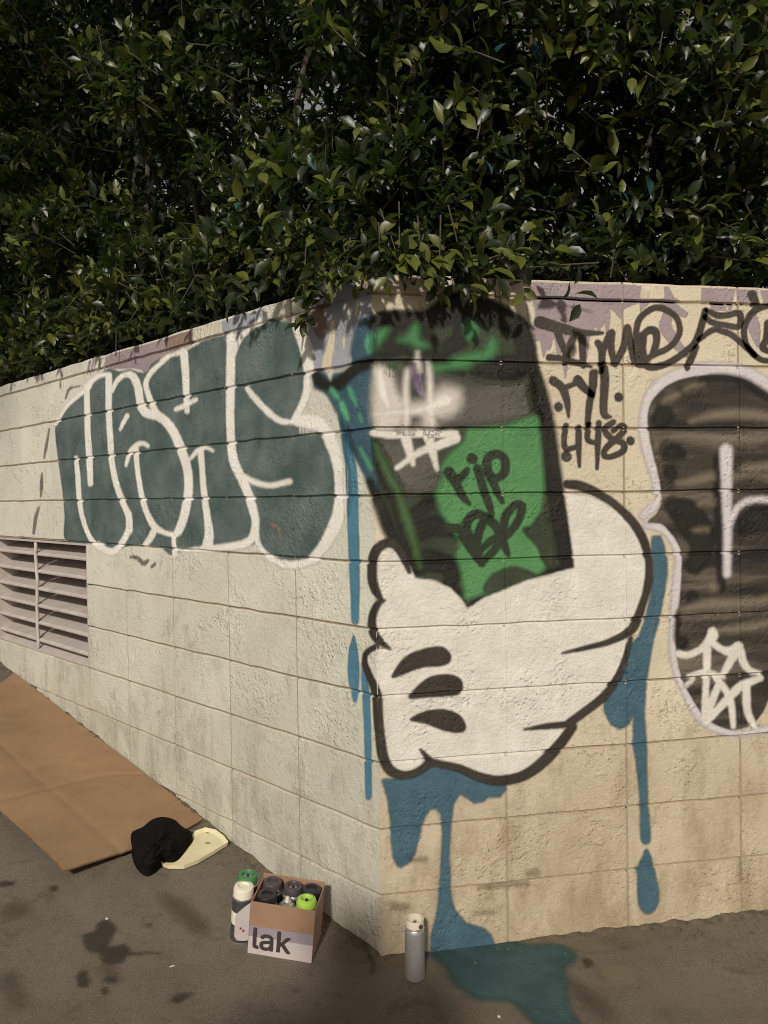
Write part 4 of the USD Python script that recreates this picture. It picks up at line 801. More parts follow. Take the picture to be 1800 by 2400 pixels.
# cardboard sheet on the slope along the left wall
CARD = plain('cardboard', (0.235, 0.145, 0.083), 0.8, c2=(0.30, 0.19, 0.11), scale=5, bump=0.12, bscale=60, spec=0.2)
CARDE = plain('cardboard_edge', (0.13, 0.07, 0.03), 0.9)
def card():
    A, B, Cc = on_ground(480, 1935)[:2], on_ground(150, 2073)[:2], on_ground(36, 1605)[:2]
    A = A + NRM_L[:2] * .012
    n, m = 46, 190
    rj = np.random.default_rng(5)
    s, t = np.meshgrid(np.linspace(0, 1, n), np.linspace(0, 1, m), indexing='ij')
    X = A[0] + (B - A)[0] * s + (Cc - A)[0] * t; Y = A[1] + (B - A)[1] * s + (Cc - A)[1] * t
    jit = meshkit.fbm(np.stack([X * 40, Y * 40, X * 0], -1), 3) - .5
    rim_ = (s > .999) | (t < .001)
    X = X + np.where(rim_, .006 * jit, 0); Y = Y + np.where(rim_, .006 * jit, 0)
    w = np.where(X < 0, NRM_L[0] * X + NRM_L[1] * Y, 1)
    edge = np.array([wall_point(*px_to_wall([np.array([480, 1935]) * (1 - k) + np.array([36, 1605]) * k])[0], .007) for k in np.linspace(0, 1, m)])
    wgt = np.clip(1 - s / .22, 0, 1) ** 1.5
    X = X * (1 - wgt) + (edge[None, :, 0] + (B - A)[0] * s) * wgt; Y = Y * (1 - wgt) + (edge[None, :, 1] + (B - A)[1] * s) * wgt
    zz = ground_z(X, Y) + .012 + .012 * np.sin(t * 5.2 + s * 1.2) ** 2 * (0.3 + s) + .010 * (1 - t) * s - .004 * np.exp(-((t - .30 - .05 * s) / .010) ** 2) - .003 * np.exp(-((s - .62) / .02) ** 2) + .012 * np.clip(s * 1.25 - .25 - t * 4, 0, 1) + .0015 * (meshkit.noise(np.stack([X * 14, Y * 14, X * 0], -1)) - .5) 
    zz = zz * (1 - wgt) + np.maximum(edge[None, :, 2], zz) * wgt
    top = np.stack([X, Y, zz], -1).reshape(-1, 3); bot = top - [0, 0, .006]
    i, j = np.meshgrid(np.arange(n - 1), np.arange(m - 1), indexing='ij'); a = i * m + j
    q = np.stack([a, a + 1, a + m + 1, a + m], -1).reshape(-1, 4)
    face = (np.vstack([top, bot]), np.vstack([q[:, ::-1], q + n * m]))
    rim = np.concatenate([np.arange(m), np.arange(1, n) * m + m - 1, (n - 1) * m + np.arange(m - 2, -1, -1), np.arange(n - 2, 0, -1) * m])
    k = len(rim); v = np.vstack([top[rim], bot[rim]]); r = np.arange(k); r2 = (r + 1) % k
    edge = (v, np.stack([r, r2, r2 + k, r + k], 1))
    return face, edge
cb = thing('cardboard_sheet', 'large brown cardboard sheet lying on the pavement along the left wall', 'cardboard')
face, edge = card()
obj('sheet', face, CARD, cb, True); obj('cut_edge', edge, CARDE, cb)

# crumpled black cloth on the cardboard's corner
BLACKC = plain('black_cloth', (0.006, 0.005, 0.005), 0.95, c2=(0.012, 0.010, 0.010), scale=30, bump=0.3, bscale=300, spec=0.05)
def cloth():
    P = T('t', [(850, 1030), (925, 990), (980, 945), (1045, 925), (1125, 940), (1175, 985), (1235, 1020), (1250, 1060), (1205, 1120), (1165, 1175), (1120, 1200), (1050, 1200), (1020, 1240), (945, 1275), (880, 1215), (852, 1130)])
    g = Polygon(catmull(P, 5, True))
    c = np.array(g.centroid.coords[0]); base = on_ground(*c, dz=.03)
    rings, seg = 16, 48
    ang = np.linspace(0, 2 * np.pi, seg, endpoint=False)
    ext = []
    for a in ang:
        ray_ = LineString([c, c + 400 * np.array([math.cos(a), math.sin(a)])]); hit = g.exterior.intersection(ray_)
        pts = [np.array(h.coords[0]) for h in getattr(hit, 'geoms', [hit])]
        ext.append(max(pts, key=lambda q: np.linalg.norm(q - c)))
    ext = np.array(ext)
    V = []
    for r in range(rings + 1):
        f = r / rings
        for k in range(seg):
            p = c + (ext[k] - c) * f
            hgt = .062 * max(0, 1 - f ** 2.2) ** .8
            hgt += .040 * (abs(meshkit.fbm(np.array([p[0] * .05, p[1] * .05, 3.0]), 4) - .5) * 2 - .2) * (1 - f ** 4) + .010 * abs(math.sin(k * .55 + f * 5)) * f * (1 - f)
            X = on_ground(p[0], p[1], dz=.022 + hgt)
            V.append(X)
    V = np.array(V); q = []
    for r in range(rings):
        for k in range(seg):
            q.append([r * seg + k, r * seg + (k + 1) % seg, (r + 1) * seg + (k + 1) % seg, (r + 1) * seg + k])
    # skirt down to the ground
    rim = V[-seg:]; low = rim.copy(); low[:, 2] = ground_z(rim[:, 0], rim[:, 1]) + .002
    n0 = len(V); V = np.vstack([V, low])
    for k in range(seg): q.append([n0 - seg + k, n0 - seg + (k + 1) % seg, n0 + (k + 1) % seg, n0 + k])
    return V, np.array(q)
obj('cloth', cloth(), BLACKC, None, True, 'crumpled black cloth on the corner of the cardboard sheet', 'cloth')

# food tray
CREAM = plain('cream_tray', (0.60, 0.53, 0.34), 0.6, c2=(0.70, 0.63, 0.43), scale=18, bump=0.15, bscale=90)
CRUMB = plain('food_scrap', (0.25, 0.20, 0.06), 0.6, c2=(0.36, 0.24, 0.10), scale=90)
def tray_ring(P, dz):
    return np.array([on_ground(x, y, dz) for x, y in T('t', P)])
tr_out = [(1036, 1195), (1045, 1222), (1085, 1238), (1190, 1240), (1290, 1200), (1400, 1135), (1480, 1085), (1452, 1048), (1400, 1008), (1330, 992), (1262, 1015), (1225, 1085), (1180, 1150), (1150, 1192), (1118, 1182), (1090, 1198), (1062, 1180)]
tray = thing('food_tray', 'torn cream food tray with scraps beside the black cloth', 'food tray')
o = tray_ring(tr_out, .019)
cen = o.mean(0); inn = o + (cen - o) * .10; inn[:, 2] -= .009
low = o + (cen - o) * .04; low[:, 2] = ground_z(low[:, 0], low[:, 1]) + .004
n = len(o); r = np.arange(n); r2 = (r + 1) % n
top_poly = trimesh.creation.triangulate_polygon(Polygon(inn[:, :2]), engine='earcut')
vfl = np.column_stack([top_poly[0], np.interp(top_poly[0][:, 1], np.sort(inn[:, 1]), inn[np.argsort(inn[:, 1]), 2])])
obj('rim', (np.vstack([o, inn, low]), np.vstack([np.stack([r, r2, r2 + n, r + n], 1), np.stack([r + 2 * n, r2 + 2 * n, r2, r], 1)])), CREAM, tray)
obj('floor', (vfl, top_poly[1]), CREAM, tray)
for px, py, s in ((1345, 1085, .008), (1345, 1018, .006), (1442, 1058, .005)):
    X = on_ground(*T('t', [(px, py)])[0], dz=.016)
    m = trimesh.creation.icosphere(1, s); m.vertices *= 1 + .5 * rng.normal(0, .4, (len(m.vertices), 1)); m.vertices[:, 2] *= .35; m.apply_translation(X + [0, 0, -.006])
    obj('food_scrap', m, CRUMB, tray, True)

# spray cans
TIN = plain('can_tin', (0.55, 0.53, 0.50), 0.28, metallic=0.9, c2=(0.66, 0.64, 0.61), scale=30)
SILVER = plain('silver_can_paint', (0.52, 0.51, 0.50), 0.35, metallic=0.75, c2=(0.66, 0.655, 0.65), scale=12, bump=0.05)
BLACKP = plain('black_plastic', (0.018, 0.016, 0.018), 0.28)
GREYP = plain('grey_plastic', (0.055, 0.045, 0.05), 0.35)
LIME = plain('lime_plastic', (0.30, 0.50, 0.06), 0.35, c2=(0.36, 0.56, 0.08))
GREENP = plain('green_plastic', (0.05, 0.17, 0.06), 0.35)
WHITEP = plain('white_plastic', (0.66, 0.62, 0.52), 0.35)
CANB = plain('dark_can_label', (0.03, 0.032, 0.034), 0.3, c2=(0.06, 0.06, 0.06))
CLEAR = plain('milky_plastic', (0.55, 0.48, 0.36), 0.25, c2=(0.62, 0.57, 0.47))
BROWND = plain('dark_nozzle', (0.05, 0.035, 0.02), 0.4)
def spray_can(M, label, body_mat, kind, cap_mat, r=.0325, h=.16, group=None, lean=None):
    t = thing('spray_can', label, 'spray can', M, group)
    obj('can_body', lathe([(0, .001), (r - .003, .001), (r - .0005, .003), (r, .006), (r, h - .002), (r - .0006, h)]), body_mat, t, 35)
    obj('bottom_rim', lathe([(r - .001, 0), (r + .0012, .001), (r + .0012, .005), (r - .001, .006)]), TIN, t, 35)
    obj('dome', lathe([(r + .001, h - .003), (r + .0012, h + .001), (r - .002, h + .003), (r - .006, h + .010), (r * .62, h + .016), (r * .42, h + .018), (r * .40, h + .023), (0, h + .023)]), TIN, t, 35)
    obj('label_band', lathe([(r + .0003, h * .42), (r + .0005, h * .425), (r + .0005, h * .70), (r + .0003, h * .705)]), cap_mat, t, 35)
    if kind == 'cap':
        obj('cap', lathe([(r - .003, h + .002), (r - .001, h + .003), (r - .0015, h + .026), (r - .004, h + .031), (r * .55, h + .033), (r * .50, h + .027), (0, h + .026)]), cap_mat, t, 35)
    elif kind == 'ring':
        obj('cap', lathe([(r - .006, h + .006), (r - .001, h + .008), (r - .0005, h + .020), (r - .004, h + .029), (r * .6, h + .032), (r * .5, h + .026), (r * .46, h + .016), (0, h + .016)]), cap_mat, t, 35)
        obj('nozzle', lathe([(0, h + .014), (.0055, h + .014), (.005, h + .027), (.003, h + .029), (0, h + .029)], 14), BLACKP, t, 35)
    elif kind == 'nozzle':
        obj('nozzle', lathe([(0, h + .021), (.0065, h + .021), (.0062, h + .034), (.004, h + .037), (0, h + .037)], 16), cap_mat, t, 35)
    return t
HEAD = math.atan2(-.060, .185)
lone = on_ground(976, 2302)
lc = thing('spray_can', 'silver spray can standing alone on the pavement beside the blue splash', 'spray can', frame_at(lone[0], lone[1] + .02, 0.0))
R0, H0 = .0290, .150
obj('can_body', lathe([(0, .001), (R0 - .004, .001), (R0 - .001, .004), (R0, .010), (R0 - .0002, .060), (R0, .100), (R0, H0 - .010), (R0 - .002, H0 - .003), (R0 - .0035, H0)], 36), SILVER, lc, 35)
obj('shoulder', lathe([(R0 - .001, H0 - .002), (R0 + .0005, H0), (R0 - .001, H0 + .003), (R0 - .006, H0 + .006), (R0 - .008, H0 + .008), (0, H0 + .009)], 36), TIN, lc, 35)
obj('cap_ring', lathe([(R0 - .0045, H0 + .004), (R0 - .002, H0 + .006), (R0 - .0015, H0 + .020), (R0 - .002, H0 + .027), (R0 - .004, H0 + .027), (R0 - .004, H0 + .009)], 36), CLEAR, lc, 35)
obj('valve', lathe([(0, H0 + .008), (.009, H0 + .008), (.008, H0 + .013), (.0045, H0 + .015), (.004, H0 + .021), (0, H0 + .021)], 18), TIN, lc, 35)
m = trimesh.creation.cylinder(.006, .006, sections=14); m.apply_transform(trimesh.transformations.rotation_matrix(np.pi / 2, [1, 0, 0])); m.apply_translation((.012, -R0 + .004, H0 + .014))
obj('nozzle', m, BROWND, lc, 35)
# carton of cans
BW, BD, BH = .198, .138, .165
BLp = on_ground(581, 2232); BRp = on_ground(729, 2257)
HEAD = math.atan2(BRp[1] - BLp[1], BRp[0] - BLp[0])
FW = np.array([math.cos(HEAD), math.sin(HEAD)]); BK = np.array([-math.sin(HEAD), math.cos(HEAD)])
cc = (BLp[:2] + BRp[:2]) / 2 + BK * BD / 2
MB = frame_at(cc[0], cc[1], HEAD)
KRAFT = plain('carton_brown', (0.235, 0.135, 0.085), 0.75, c2=(0.29, 0.175, 0.11), scale=9, bump=0.08)
CARTW = plain('carton_pale', (0.42, 0.365, 0.36), 0.6, c2=(0.48, 0.42, 0.41), scale=10)
CARTP = plain('carton_mauve', (0.23, 0.19, 0.235), 0.6, c2=(0.27, 0.23, 0.27), scale=10)
INK = plain('carton_ink', (0.035, 0.028, 0.03), 0.6)
RED = plain('red_ink', (0.35, 0.04, 0.04), 0.6)
carton = thing('carton', 'open cardboard carton printed lak and filled with spray cans', 'carton', MB)
tk = .004
obj('front_panel', box((BW, tk, BH), (0, -BD / 2 + tk / 2, BH / 2), .0008), KRAFT, carton)
obj('back_panel', box((BW, tk, BH + .012), (0, BD / 2 - tk / 2, BH / 2 + .006), .0008), KRAFT, carton)
obj('side_panel', box((tk, BD - 2 * tk - .001, BH - .002), (BW / 2 - tk / 2, 0, BH / 2), .0008), KRAFT, carton)
obj('side_panel', box((tk, BD - 2 * tk - .001, BH - .002), (-BW / 2 + tk / 2, 0, BH / 2), .0008), KRAFT, carton)
obj('bottom_panel', box((BW - 2 * tk - .001, BD - 2 * tk - .001, tk), (0, 0, tk)), KRAFT, carton)
obj('pale_print', box((BW - .001, .0008, BH * .335), (0, -BD / 2 - .0005, BH * .1685)), CARTW, carton)
m = box((BW - .001, .0008, BH * .20), (0, -BD / 2 - .0005, BH * .336 + BH * .10)); obj('mauve_print', m, CARTP, carton)
tm = meshkit.text_mesh('lak', .064, .0008, bold=True)
tm.apply_transform(np.array([[1, 0, 0, 0], [0, 0, -1, 0], [0, 1, 0, 0], [0, 0, 0, 1.0]]))
tm.vertices[:, 0] *= .118 / (tm.bounds[1][0] - tm.bounds[0][0])
tm.apply_translation((-BW / 2 + .014 - tm.bounds[0][0], -BD / 2 - .0012, .016 - tm.bounds[0][2]))
obj('lettering', tm, INK, carton, label='dark lower case letters lak on the front of the carton')
fl = Polygon([(0, .040), (-.012, .038), (-.034, .042), (-.042, .056), (-.043, .118), (-.038, .128), (-.014, .150), (0, .160)])
m = trimesh.creation.extrude_polygon(fl, .003, engine='earcut'); m.apply_transform(np.array([[.94, 0, 0, -BW / 2 - .0005], [.34, 0, -1, -BD / 2 + .003], [0, 1, 0, 0], [0, 0, 0, 1.0]]))
fp = obj('flap', m, CARTW, carton, label='pale side flap with a red dot')
m = trimesh.creation.cylinder(.0045, .0008, sections=16); m.apply_transform(trimesh.transformations.rotation_matrix(np.pi / 2, [1, 0, 0])); m.apply_translation((-BW / 2 - .016, -BD / 2 - .0064, .072)); obj('red_dot', m, RED, fp)
m = trimesh.creation.cylinder(.0035, .0008, sections=16); m.apply_transform(trimesh.transformations.rotation_matrix(np.pi / 2, [1, 0, 0])); m.apply_translation((-BW / 2 - .024, -BD / 2 - .0090, .080)); obj('grey_dot', m, GREYP, fp)

def in_box(x, y, z=.007):
    M = MB.copy(); M[:3, 3] = (MB @ np.array([x, y, z, 1]))[:3]; return M
for x, y, kind, cm, lab, hh in ((-.060, -.030, 'cap', BLACKP, 'spray can with glossy black cap in the front left of the carton', .134),
                            (.004, -.031, 'nozzle', CLEAR, 'uncapped spray can with a pale nozzle in the front middle of the carton', .130),
                            (.063, -.030, 'ring', LIME, 'spray can with lime green ring cap in the front right of the carton', .140),
                            (-.060, .033, 'cap', GREYP, 'spray can with dark grey cap in the back left of the carton', .138),
                            (.006, .033, 'ring', GREYP, 'spray can with a dark ring cap in the back middle of the carton', .136),
                            (.064, .033, 'cap', BLACKP, 'spray can with matt black cap in the back right corner of the carton', .134)):
    spray_can(in_box(x, y), lab, CANB, kind, cm, r=.0312, h=hh)
for lx, ly, kind, cm, lab, hh in ((-.142, .040, 'ring', GREENP, 'spray can with a dark green ring cap standing behind the carton flap', .150), (-.138, -.012, 'cap', WHITEP, 'spray can with a white lid standing against the left side of the carton', .142)):
    p = cc + FW * lx + BK * ly
    spray_can(frame_at(p[0], p[1]), lab, CANB, kind, cm, r=.0325, h=hh)

# a few crumbs of litter
PAPER = plain('paper_scrap', (0.5, 0.46, 0.36), 0.8)
for i, (z, x, y, lab) in enumerate((('v', 1115, 735, 'tiny pale twig of litter on the open pavement left of the carton'), ('v', 693, 428, 'tiny white crumb of litter at the top of the dark blotch'), ('o', 940, 572, 'tiny pale litter scrap by the pavement crack near the carton'), ('q', 745, 1065, 'small pale pebble on the pavement below the blue splash'))):
    X = on_ground(*T(z, [(x, y)])[0])
    m = trimesh.creation.icosphere(1, .006); m.vertices *= np.array([1.5, .5, .35]) if i in (0, 2) else np.array([.7, .8, .6]); m.vertices += rng.normal(0, .0006, m.vertices.shape)
    m.apply_transform(trimesh.transformations.rotation_matrix(.3 + i, [0, 0, 1])); m.apply_translation((X[0], X[1], float(coarse_z(X[0], X[1])) + .002))
    obj('litter', m, PAPER, None, True, lab, 'litter')

#@@HEDGE
def leaf_material(name, c1, c2, rough=.40, trans=.18, tcol=(0.10, 0.17, 0.02)):
    n = {'geo': ('geometry', {}), 'no': ('noise_texture', {'scale': 9.0, 'detail': 3.0}), 'wn': ('math', {'math_type': 'add'}), 'r': ('rgb_ramp', {'ramp': [(0.30, c1), (0.72, c2)]}),
         'sc': ('math', {'math_type': 'multiply_add', 'value2': 0.5, 'value3': -0.02}), 'ni': ('math', {'math_type': 'multiply', 'value2': 0.55}),
         'p': ('principled_bsdf', {'roughness': rough, 'specular_ior_level': 0.5}), 't': ('translucent_bsdf', {'color': tcol}), 'x': ('mix_closure', {'fac': trans})}
    l = [('geo.position', 'no.vector'), ('no.fac', 'ni.value1'), ('geo.random_per_island', 'sc.value1'), ('ni.value', 'wn.value1'), ('sc.value', 'wn.value2'), ('wn.value', 'r.fac'), ('r.color', 'p.base_color'), ('p.BSDF', 'x.closure1'), ('t.BSDF', 'x.closure2')]
    return usdkit.material(stage, f'/World/Looks/{name}', n, l, surface='x.closure')
LEAF = leaf_material('ficus_leaf', (0.012, 0.019, 0.004), (0.056, 0.068, 0.015))
LEAFY = leaf_material('young_lit_leaf', (0.080, 0.092, 0.015), (0.20, 0.195, 0.040))  # young leaves; yellow highlights of lit leaves are put into their colour
LEAFB = leaf_material('blue_sprayed_leaf', (0.02, 0.06, 0.07), (0.045, 0.15, 0.19), trans=.05)
BARK = plain('bark', (0.045, 0.036, 0.025), 0.85, c2=(0.075, 0.06, 0.043), scale=30, bump=.5, bscale=80)
# one leaf: stalk, two folded blades, pointed tip; x along the leaf
LV = np.array([(0, 0, 0), (.22, .0, -.01), (.30, .20, .075), (.30, -.20, .075), (.62, .225, .065), (.62, -.225, .065), (.55, 0, .0), (.86, .10, -.04), (.86, -.10, -.04), (1.0, 0, -.16)])
LF = np.array([(1, 6, 2), (2, 6, 4), (4, 6, 7), (6, 9, 7), (0, 1, 2), (1, 3, 6), (3, 5, 6), (5, 8, 6), (6, 8, 9), (0, 3, 1)])

def surface_frame(u, soft=.25):
    """outward direction and along direction on the unfolded hedge face, rounded at the corner"""
    f = np.clip((u + soft) / (2 * soft), 0, 1)[:, None]
    n = NRM_L * (1 - f) + NRM_R * f
    return n / np.linalg.norm(n, axis=1, keepdims=True)

def hedge_point(u, h, d):
    n = surface_frame(u)
    base = np.where((u < 0)[:, None], -u[:, None] * DIR_L, u[:, None] * DIR_R)
    X = base + n * d[:, None]; X[:, 2] += h
    return X, n

def clump(u, h):
    p = np.column_stack([u, h, np.zeros_like(u)])
    return meshkit.fbm(p * 2.1 + 7.7, 3, seed=5)

def build_hedge():
    r = np.random.default_rng(21)
    N = 12500
    u = r.uniform(-5.2, 2.3, N); h = 1.80 + 2.75 * r.uniform(0, 1, N)
    c = clump(u, h)
    lump = np.clip((c - .5) * 3.4 + .48, 0, 1)
    keep = r.uniform(0, 1, N) < .10 + .90 * lump
    u, h, c, lump = u[keep], h[keep], c[keep], lump[keep]; N = len(u)
    deep = r.uniform(0, 1, N) ** 1.3
    face = -.30 + .60 * lump + .06 * np.clip(h - 2.2, 0, 2)                    # how far the outer leaves stand in front of the wall face
    face = np.minimum(face, np.where(h < 2.0, .04 + .9 * (h - 1.8), 9))
    face = np.where((u > .38) | (u < -.30), np.minimum(face, .01 + .38 * np.maximum(h - 1.93, 0)), face)
    d = face - deep * .55
    low = h < 1.93
    d = np.where(low & (d < .02), -.19 - r.uniform(0, .3, N), np.maximum(d, -1.1))
    h = np.where((d < .03) & (h < 1.95), 1.95 + (h - 1.8) * .4, h)
    # dense inner mass behind the outer twigs
    M = 8200
    u2 = r.uniform(-5.3, 2.4, M); h2 = 1.93 + 2.7 * r.uniform(0, 1, M); d2 = -.48 - .75 * r.uniform(0, 1, M)
    # twigs that hang over the top edge of the wall
    hang = np.array([px_to_wall([p])[0] for p in [(620, 725), (585, 742), (640, 715), (835, 690), (815, 675), (850, 705), (925, 690), (900, 660), (985, 720), (1010, 705), (960, 665), (1060, 690), (1120, 700), (1150, 680), (1205, 700), (1240, 690), (1300, 725), (330, 795), (285, 770), (250, 800), (160, 830), (110, 850), (520, 715), (470, 725), (690, 670), (740, 655), (1075, 735), (700, 655), (880, 640), (930, 640), (1180, 660), (40, 870)]])
    xu = r.uniform(-.25, .38, 30); hang = np.vstack([hang, np.column_stack([xu, r.uniform(1.815, 1.90, 30)])])
    K = 1500
    u3 = r.uniform(-5.2, 2.3, K); h3 = 1.95 + .45 * r.uniform(0, 1, K) ** 1.4; d3 = np.minimum(-.42 * r.uniform(0, 1, K), .02)
    u2, h2, d2 = np.concatenate([u2, u3]), np.concatenate([h2, h3]), np.concatenate([d2, d3])
    u = np.concatenate([u, u2, hang[:, 0]]); h = np.concatenate([h, h2, hang[:, 1] + .055]); d = np.concatenate([d, d2, r.uniform(.05, .12, len(hang))]); deep = np.concatenate([deep, np.full(M, 1.0), .25 - d3, np.zeros(len(hang))])
    N = len(u); nh = len(hang)
    X, n = hedge_point(u, h, d)
    # each twig: a direction and leaves set along it
    dirs = n * r.uniform(.25, 1.0, (len(X), 1)) + np.array([0, 0, 1]) * r.normal(.18, .55, (len(X), 1)) + r.normal(0, .5, (len(X), 3))
    dirs[-nh:] = n[-nh:] * .35 + np.array([0, 0, -.8]) + r.normal(0, .35, (nh, 3))
    dirs /= np.linalg.norm(dirs, axis=1, keepdims=True)
    lv, lx, ld, tw = [], [], [], []
    for i in range(len(X)):
        k = r.integers(5, 8) if i >= len(X) - nh else r.integers(7, 13); L = r.uniform(.12, .26)
        t = np.linspace(.1, 1, k) ** .6
        side = np.cross(dirs[i], r.normal(0, 1, 3)); side /= np.linalg.norm(side)
        o2 = np.cross(dirs[i], side)
        ph = np.arange(k) * 2.4 + r.uniform(0, 6)
        out = np.cos(ph)[:, None] * side + np.sin(ph)[:, None] * o2
        ax = out * .85 + dirs[i] * (.30 + .75 * t[:, None]) + np.array([0, 0, .12]) + r.normal(0, .22, (k, 3))
        ax /= np.linalg.norm(ax, axis=1, keepdims=True)
        P = X[i] + dirs[i] * (L * (t - .7))[:, None]
        up = n[i] * .55 + np.array([0, 0, .75]) + r.normal(0, .38, (k, 3))
        yv = np.cross(up, ax); yv /= np.linalg.norm(yv, axis=1, keepdims=True) + 1e-9
        zv = np.cross(ax, yv)
        S = r.uniform(.046, .088, k) * (1 - .25 * (t > .9))
        lx.append(np.stack([ax * S[:, None], yv * S[:, None] * r.uniform(.85, 1.15, (k, 1)), zv * S[:, None]], -1)); lv.append(P)
        ld.append(np.column_stack([np.full(k, deep[i]), t, np.full(k, d[i]), np.full(k, i)]))
        tw.append((X[i] - dirs[i] * L * .7, X[i] + dirs[i] * L * .3))
    P = np.vstack(lv); B = np.concatenate(lx); info = np.vstack(ld)
    # no leaf may poke through the wall: those below the wall's top stay in front of it
    tip = P + B[:, :, 0]
    low = np.minimum(P[:, 2], tip[:, 2]) < 1.90
    uu = np.where(P[:, 0] > 0, 1, 0)
    dist = np.minimum(np.where(True, np.maximum(P @ NRM_R, P @ NRM_L), 0), np.maximum(tip @ NRM_R, tip @ NRM_L))
    ok = ~low | (dist > .012)
    ok &= np.minimum(P[:, 2], tip[:, 2]) > 1.70
    return P[ok], B[ok], info[ok], tw
LP, LB, LI, TW = build_hedge()

def leaves_mesh(P, B):
    V = np.einsum('nij,kj->nki', B, LV) + P[:, None]
    F = (LF[None] + (np.arange(len(P)) * len(LV))[:, None, None]).reshape(-1, 3)
    return V.reshape(-1, 3), F

hedge = thing('hedge', 'dense dark ficus hedge overhanging the top of the block wall', 'hedge')
mid = LP + LB[:, :, 0] * .5
rel = mid - CAM
dep = rel @ _fwd
sx, sy = 900 + F_PX * (rel @ _right) / dep, 1200 - F_PX * (rel @ _up) / dep
nz = LB[:, :, 2] / np.linalg.norm(LB[:, :, 2], axis=1, keepdims=True)
facing = np.abs((nz * rel / np.linalg.norm(rel, axis=1, keepdims=True)).sum(1))
size = np.linalg.norm(LB[:, :, 0], axis=1) / dep
score = size * (.15 + facing) * (LI[:, 2] > .02) * (LI[:, 0] < .22) * ((sx > 15) & (sx < 1785) & (sy > 15) & (sy < 2390))
order = np.argsort(-score)
single = np.zeros(len(LP), bool); single[order[:300]] = True
rr = np.random.default_rng(9)
young = (rr.uniform(0, 1, len(LP)) < np.where(LI[:, 0] < .30, .42, .06))  # mostly outer leaves, standing in for the lit ones
# overspray reached a few leaves above the blue and green paint
ucoord = np.where(LP[:, 0] > 0, LP[:, 0], -(LP[:, :2] @ DIR_L[:2]))
blue = (rr.uniform(0, 1, len(LP)) < .014) & (LI[:, 0] < .4) & (np.abs(ucoord - .1) < .9)
cnt = 0
for i in np.nonzero(single)[0]:
    obj('leaf', leaves_mesh(LP[i:i + 1], LB[i:i + 1]), LEAFB if blue[i] else (LEAFY if young[i] else LEAF), hedge, True)
for nm, sel, mt, lab in (('foliage', ~single & ~young & ~blue, LEAF, None), ('young_foliage', ~single & young & ~blue, LEAFY, 'young leaves at the hedge surface with lit paleness put into their colour'), ('sprayed_foliage', ~single & blue, LEAFB, 'leaves tinted by blue overspray')):
    obj(nm, leaves_mesh(LP[sel], LB[sel]), mt, hedge, True, label=lab, kind='stuff')
tws = [tube([a, (a + b) / 2 + rr.normal(0, .006, 3), b], [.0028, .0022, .0012], 4, False) for a, b in TW[::2]]
obj('twigs', cat(*tws), BARK, hedge, True, kind='stuff')
for k in range(16):
    u = np.array([-4.9 + k * .47 + rr.normal(0, .08)])
    X0, nn = hedge_point(u, np.array([.3]), np.array([-.45 + rr.normal(0, .05)]))
    X0 = X0[0]; X0[2] = -.1 if u[0] > 0 else .1
    pts = [X0 + np.array([rr.normal(0, .05), rr.normal(0, .05), z]) for z in np.linspace(0, 3.9, 8)]
    obj('stem', tube(catmull(pts, 4), np.linspace(.028, .008, 29), 7), BARK, hedge, True)

# ---------------------------------------------------------------- behind the camera: an added, unseen tree and the person who takes the picture; both only shade the view
tree = thing('street_tree', 'added unseen tree behind the viewpoint whose crown shades the hedge', 'tree')
r = np.random.default_rng(33)
tx, ty = 5.6, -6.4
tg = float(ground_z(tx, ty))
trunk = catmull([(tx, ty, tg - .1), (tx + .1, ty, 2.0), (tx - .3, ty + .1, 4.2), (tx - 1.2, ty + .2, 6.0)], 6)
obj('trunk', tube(trunk, np.linspace(.20, .12, len(trunk)), 10), BARK, tree, True)
for e in ((.9, -6.2, 8.6), (-1.2, -5.9, 8.0), (-3.2, -6.1, 8.6), (-5.3, -6.0, 8.4), (2.6, -6.5, 8.9)):
    b = catmull([trunk[-1], (np.array(e) + trunk[-1]) / 2 + (0, 0, .5), np.array(e)], 8)
    obj('branch', tube(b, np.linspace(.10, .02, len(b)), 7), BARK, tree, True)
n = 4700
q = r.normal(0, 1, (n, 3)); q /= np.linalg.norm(q, axis=1, keepdims=True); q *= r.uniform(0, 1, (n, 1)) ** .45
ctr = np.array([(.9, -6.2, 8.8), (-1.2, -6.0, 8.3), (-3.2, -6.1, 9.0), (-5.4, -6.0, 8.5), (2.5, -6.4, 8.7)])[r.choice(5, n, p=[.32, .10, .03, .13, .42])]
P = ctr + q * np.array([1.7, 1.2, 1.35])
ax = r.normal(0, 1, (n, 3)); ax /= np.linalg.norm(ax, axis=1, keepdims=True)
yv = np.cross(ax, r.normal(0, 1, (n, 3))); yv /= np.linalg.norm(yv, axis=1, keepdims=True)
S = r.uniform(.16, .26, (n, 1))
obj('crown', leaves_mesh(P, np.stack([ax * S, yv * S * 1.6, np.cross(ax, yv) * S], -1)), LEAF, tree, True, kind='stuff')

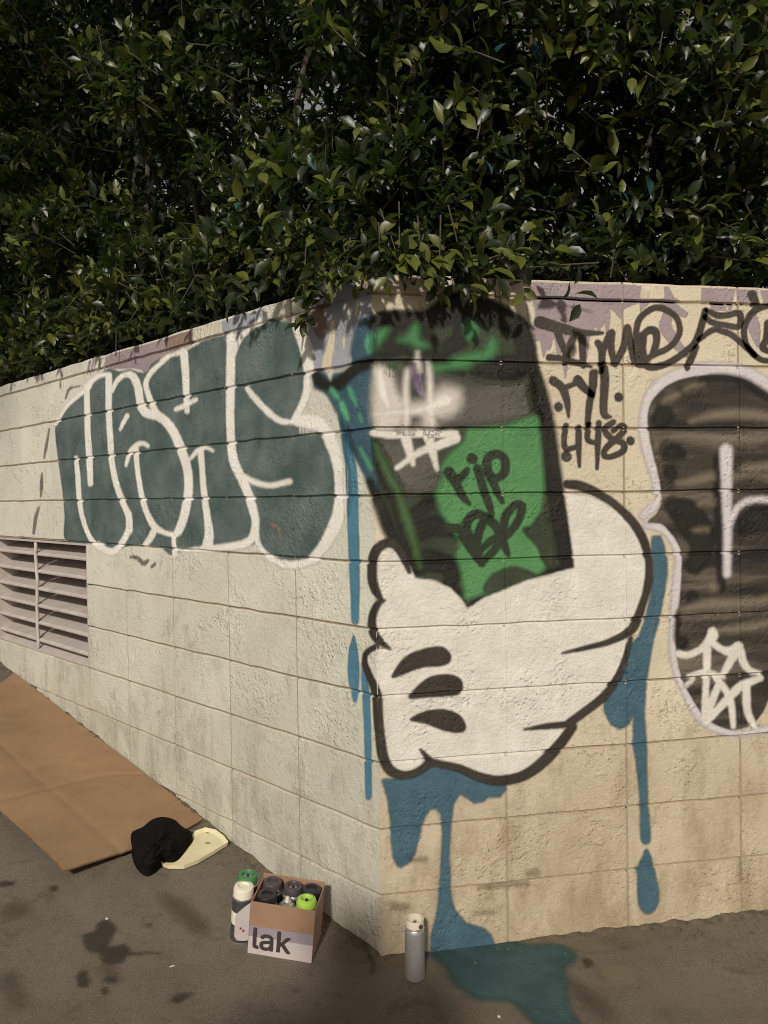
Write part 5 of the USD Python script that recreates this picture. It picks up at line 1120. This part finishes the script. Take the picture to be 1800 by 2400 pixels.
import manifold3d as m3
def chain(joints, bones, fine=.02):
    parts = []
    ball = lambda c, rad: m3.Manifold.sphere(rad, 16).translate([float(x) for x in c])
    for a, b in bones:
        parts.append((ball(*joints[a]) + ball(*joints[b])).hull())
    body = parts[0]
    for p in parts[1:]: body = body + p
    mm = body.refine_to_length(fine).to_mesh()
    t = trimesh.Trimesh(mm.vert_properties[:, :3], mm.tri_verts)
    trimesh.smoothing.filter_taubin(t, iterations=8)
    return t
PX, PY = -.93, -2.56
J = {'pel': ((0, 0, .93), .14), 'wai': ((0, 0, 1.08), .125), 'che': ((0, .01, 1.28), .15), 'nec': ((0, .02, 1.46), .055), 'hed': ((0, .04, 1.59), .105), 'jaw': ((0, .07, 1.54), .06),
     'sl': ((-.18, 0, 1.39), .06), 'sr': ((.18, 0, 1.39), .06), 'el': ((-.30, .10, 1.16), .042), 'er': ((.31, .08, 1.16), .042), 'wl': ((.02, .155, 1.33), .029), 'wr': ((.27, .13, 1.35), .029),
     'hl': ((.07, .16, 1.36), .03), 'hr': ((.25, .145, 1.38), .03),
     'pl': ((-.09, 0, .90), .10), 'pr': ((.09, 0, .90), .10), 'kl': ((-.11, .01, .50), .062), 'kr': ((.12, .02, .50), .062), 'al': ((-.12, -.01, .09), .042), 'ar': ((.14, 0, .09), .042), 'tl': ((-.14, .16, .035), .036), 'tr': ((.17, .17, .035), .036)}
Bn = [('pel', 'wai'), ('wai', 'che'), ('che', 'nec'), ('nec', 'hed'), ('hed', 'jaw'), ('che', 'sl'), ('che', 'sr'), ('sl', 'el'), ('sr', 'er'), ('el', 'wl'), ('er', 'wr'), ('wl', 'hl'), ('wr', 'hr'), ('pel', 'pl'), ('pel', 'pr'), ('pl', 'kl'), ('pr', 'kr'), ('kl', 'al'), ('kr', 'ar'), ('al', 'tl'), ('ar', 'tr')]
for side, base, dx in (('l', np.array((.09, .165, 1.37)), 1), ('r', np.array((.235, .15, 1.39)), -1)):
    for k in range(5):
        a = base + np.array((dx * .012, .006, .022 - .015 * k)) if k < 4 else base + np.array((0, -.006, .02))
        J[f'{side}{k}a'] = (a, .0095); J[f'{side}{k}b'] = (a + np.array((dx * .030, .010, .004 if k < 4 else .022)), .0085); J[f'{side}{k}c'] = (a + np.array((dx * .042, -.006, .006 if k < 4 else .036)), .0078)
        Bn += [('h' + side, f'{side}{k}a'), (f'{side}{k}a', f'{side}{k}b'), (f'{side}{k}b', f'{side}{k}c')]
M = np.diag([1.28, 1.0, 1.05, 1.0]); M[:3, 3] = (PX, PY, float(ground_z(PX, PY)))
man = thing('person', 'person in dark clothes standing behind the viewpoint with raised arms', 'person', M)
obj('body', chain(J, Bn), plain('dark_clothes', (0.03, 0.03, 0.035), .9), man, True)
#@@END
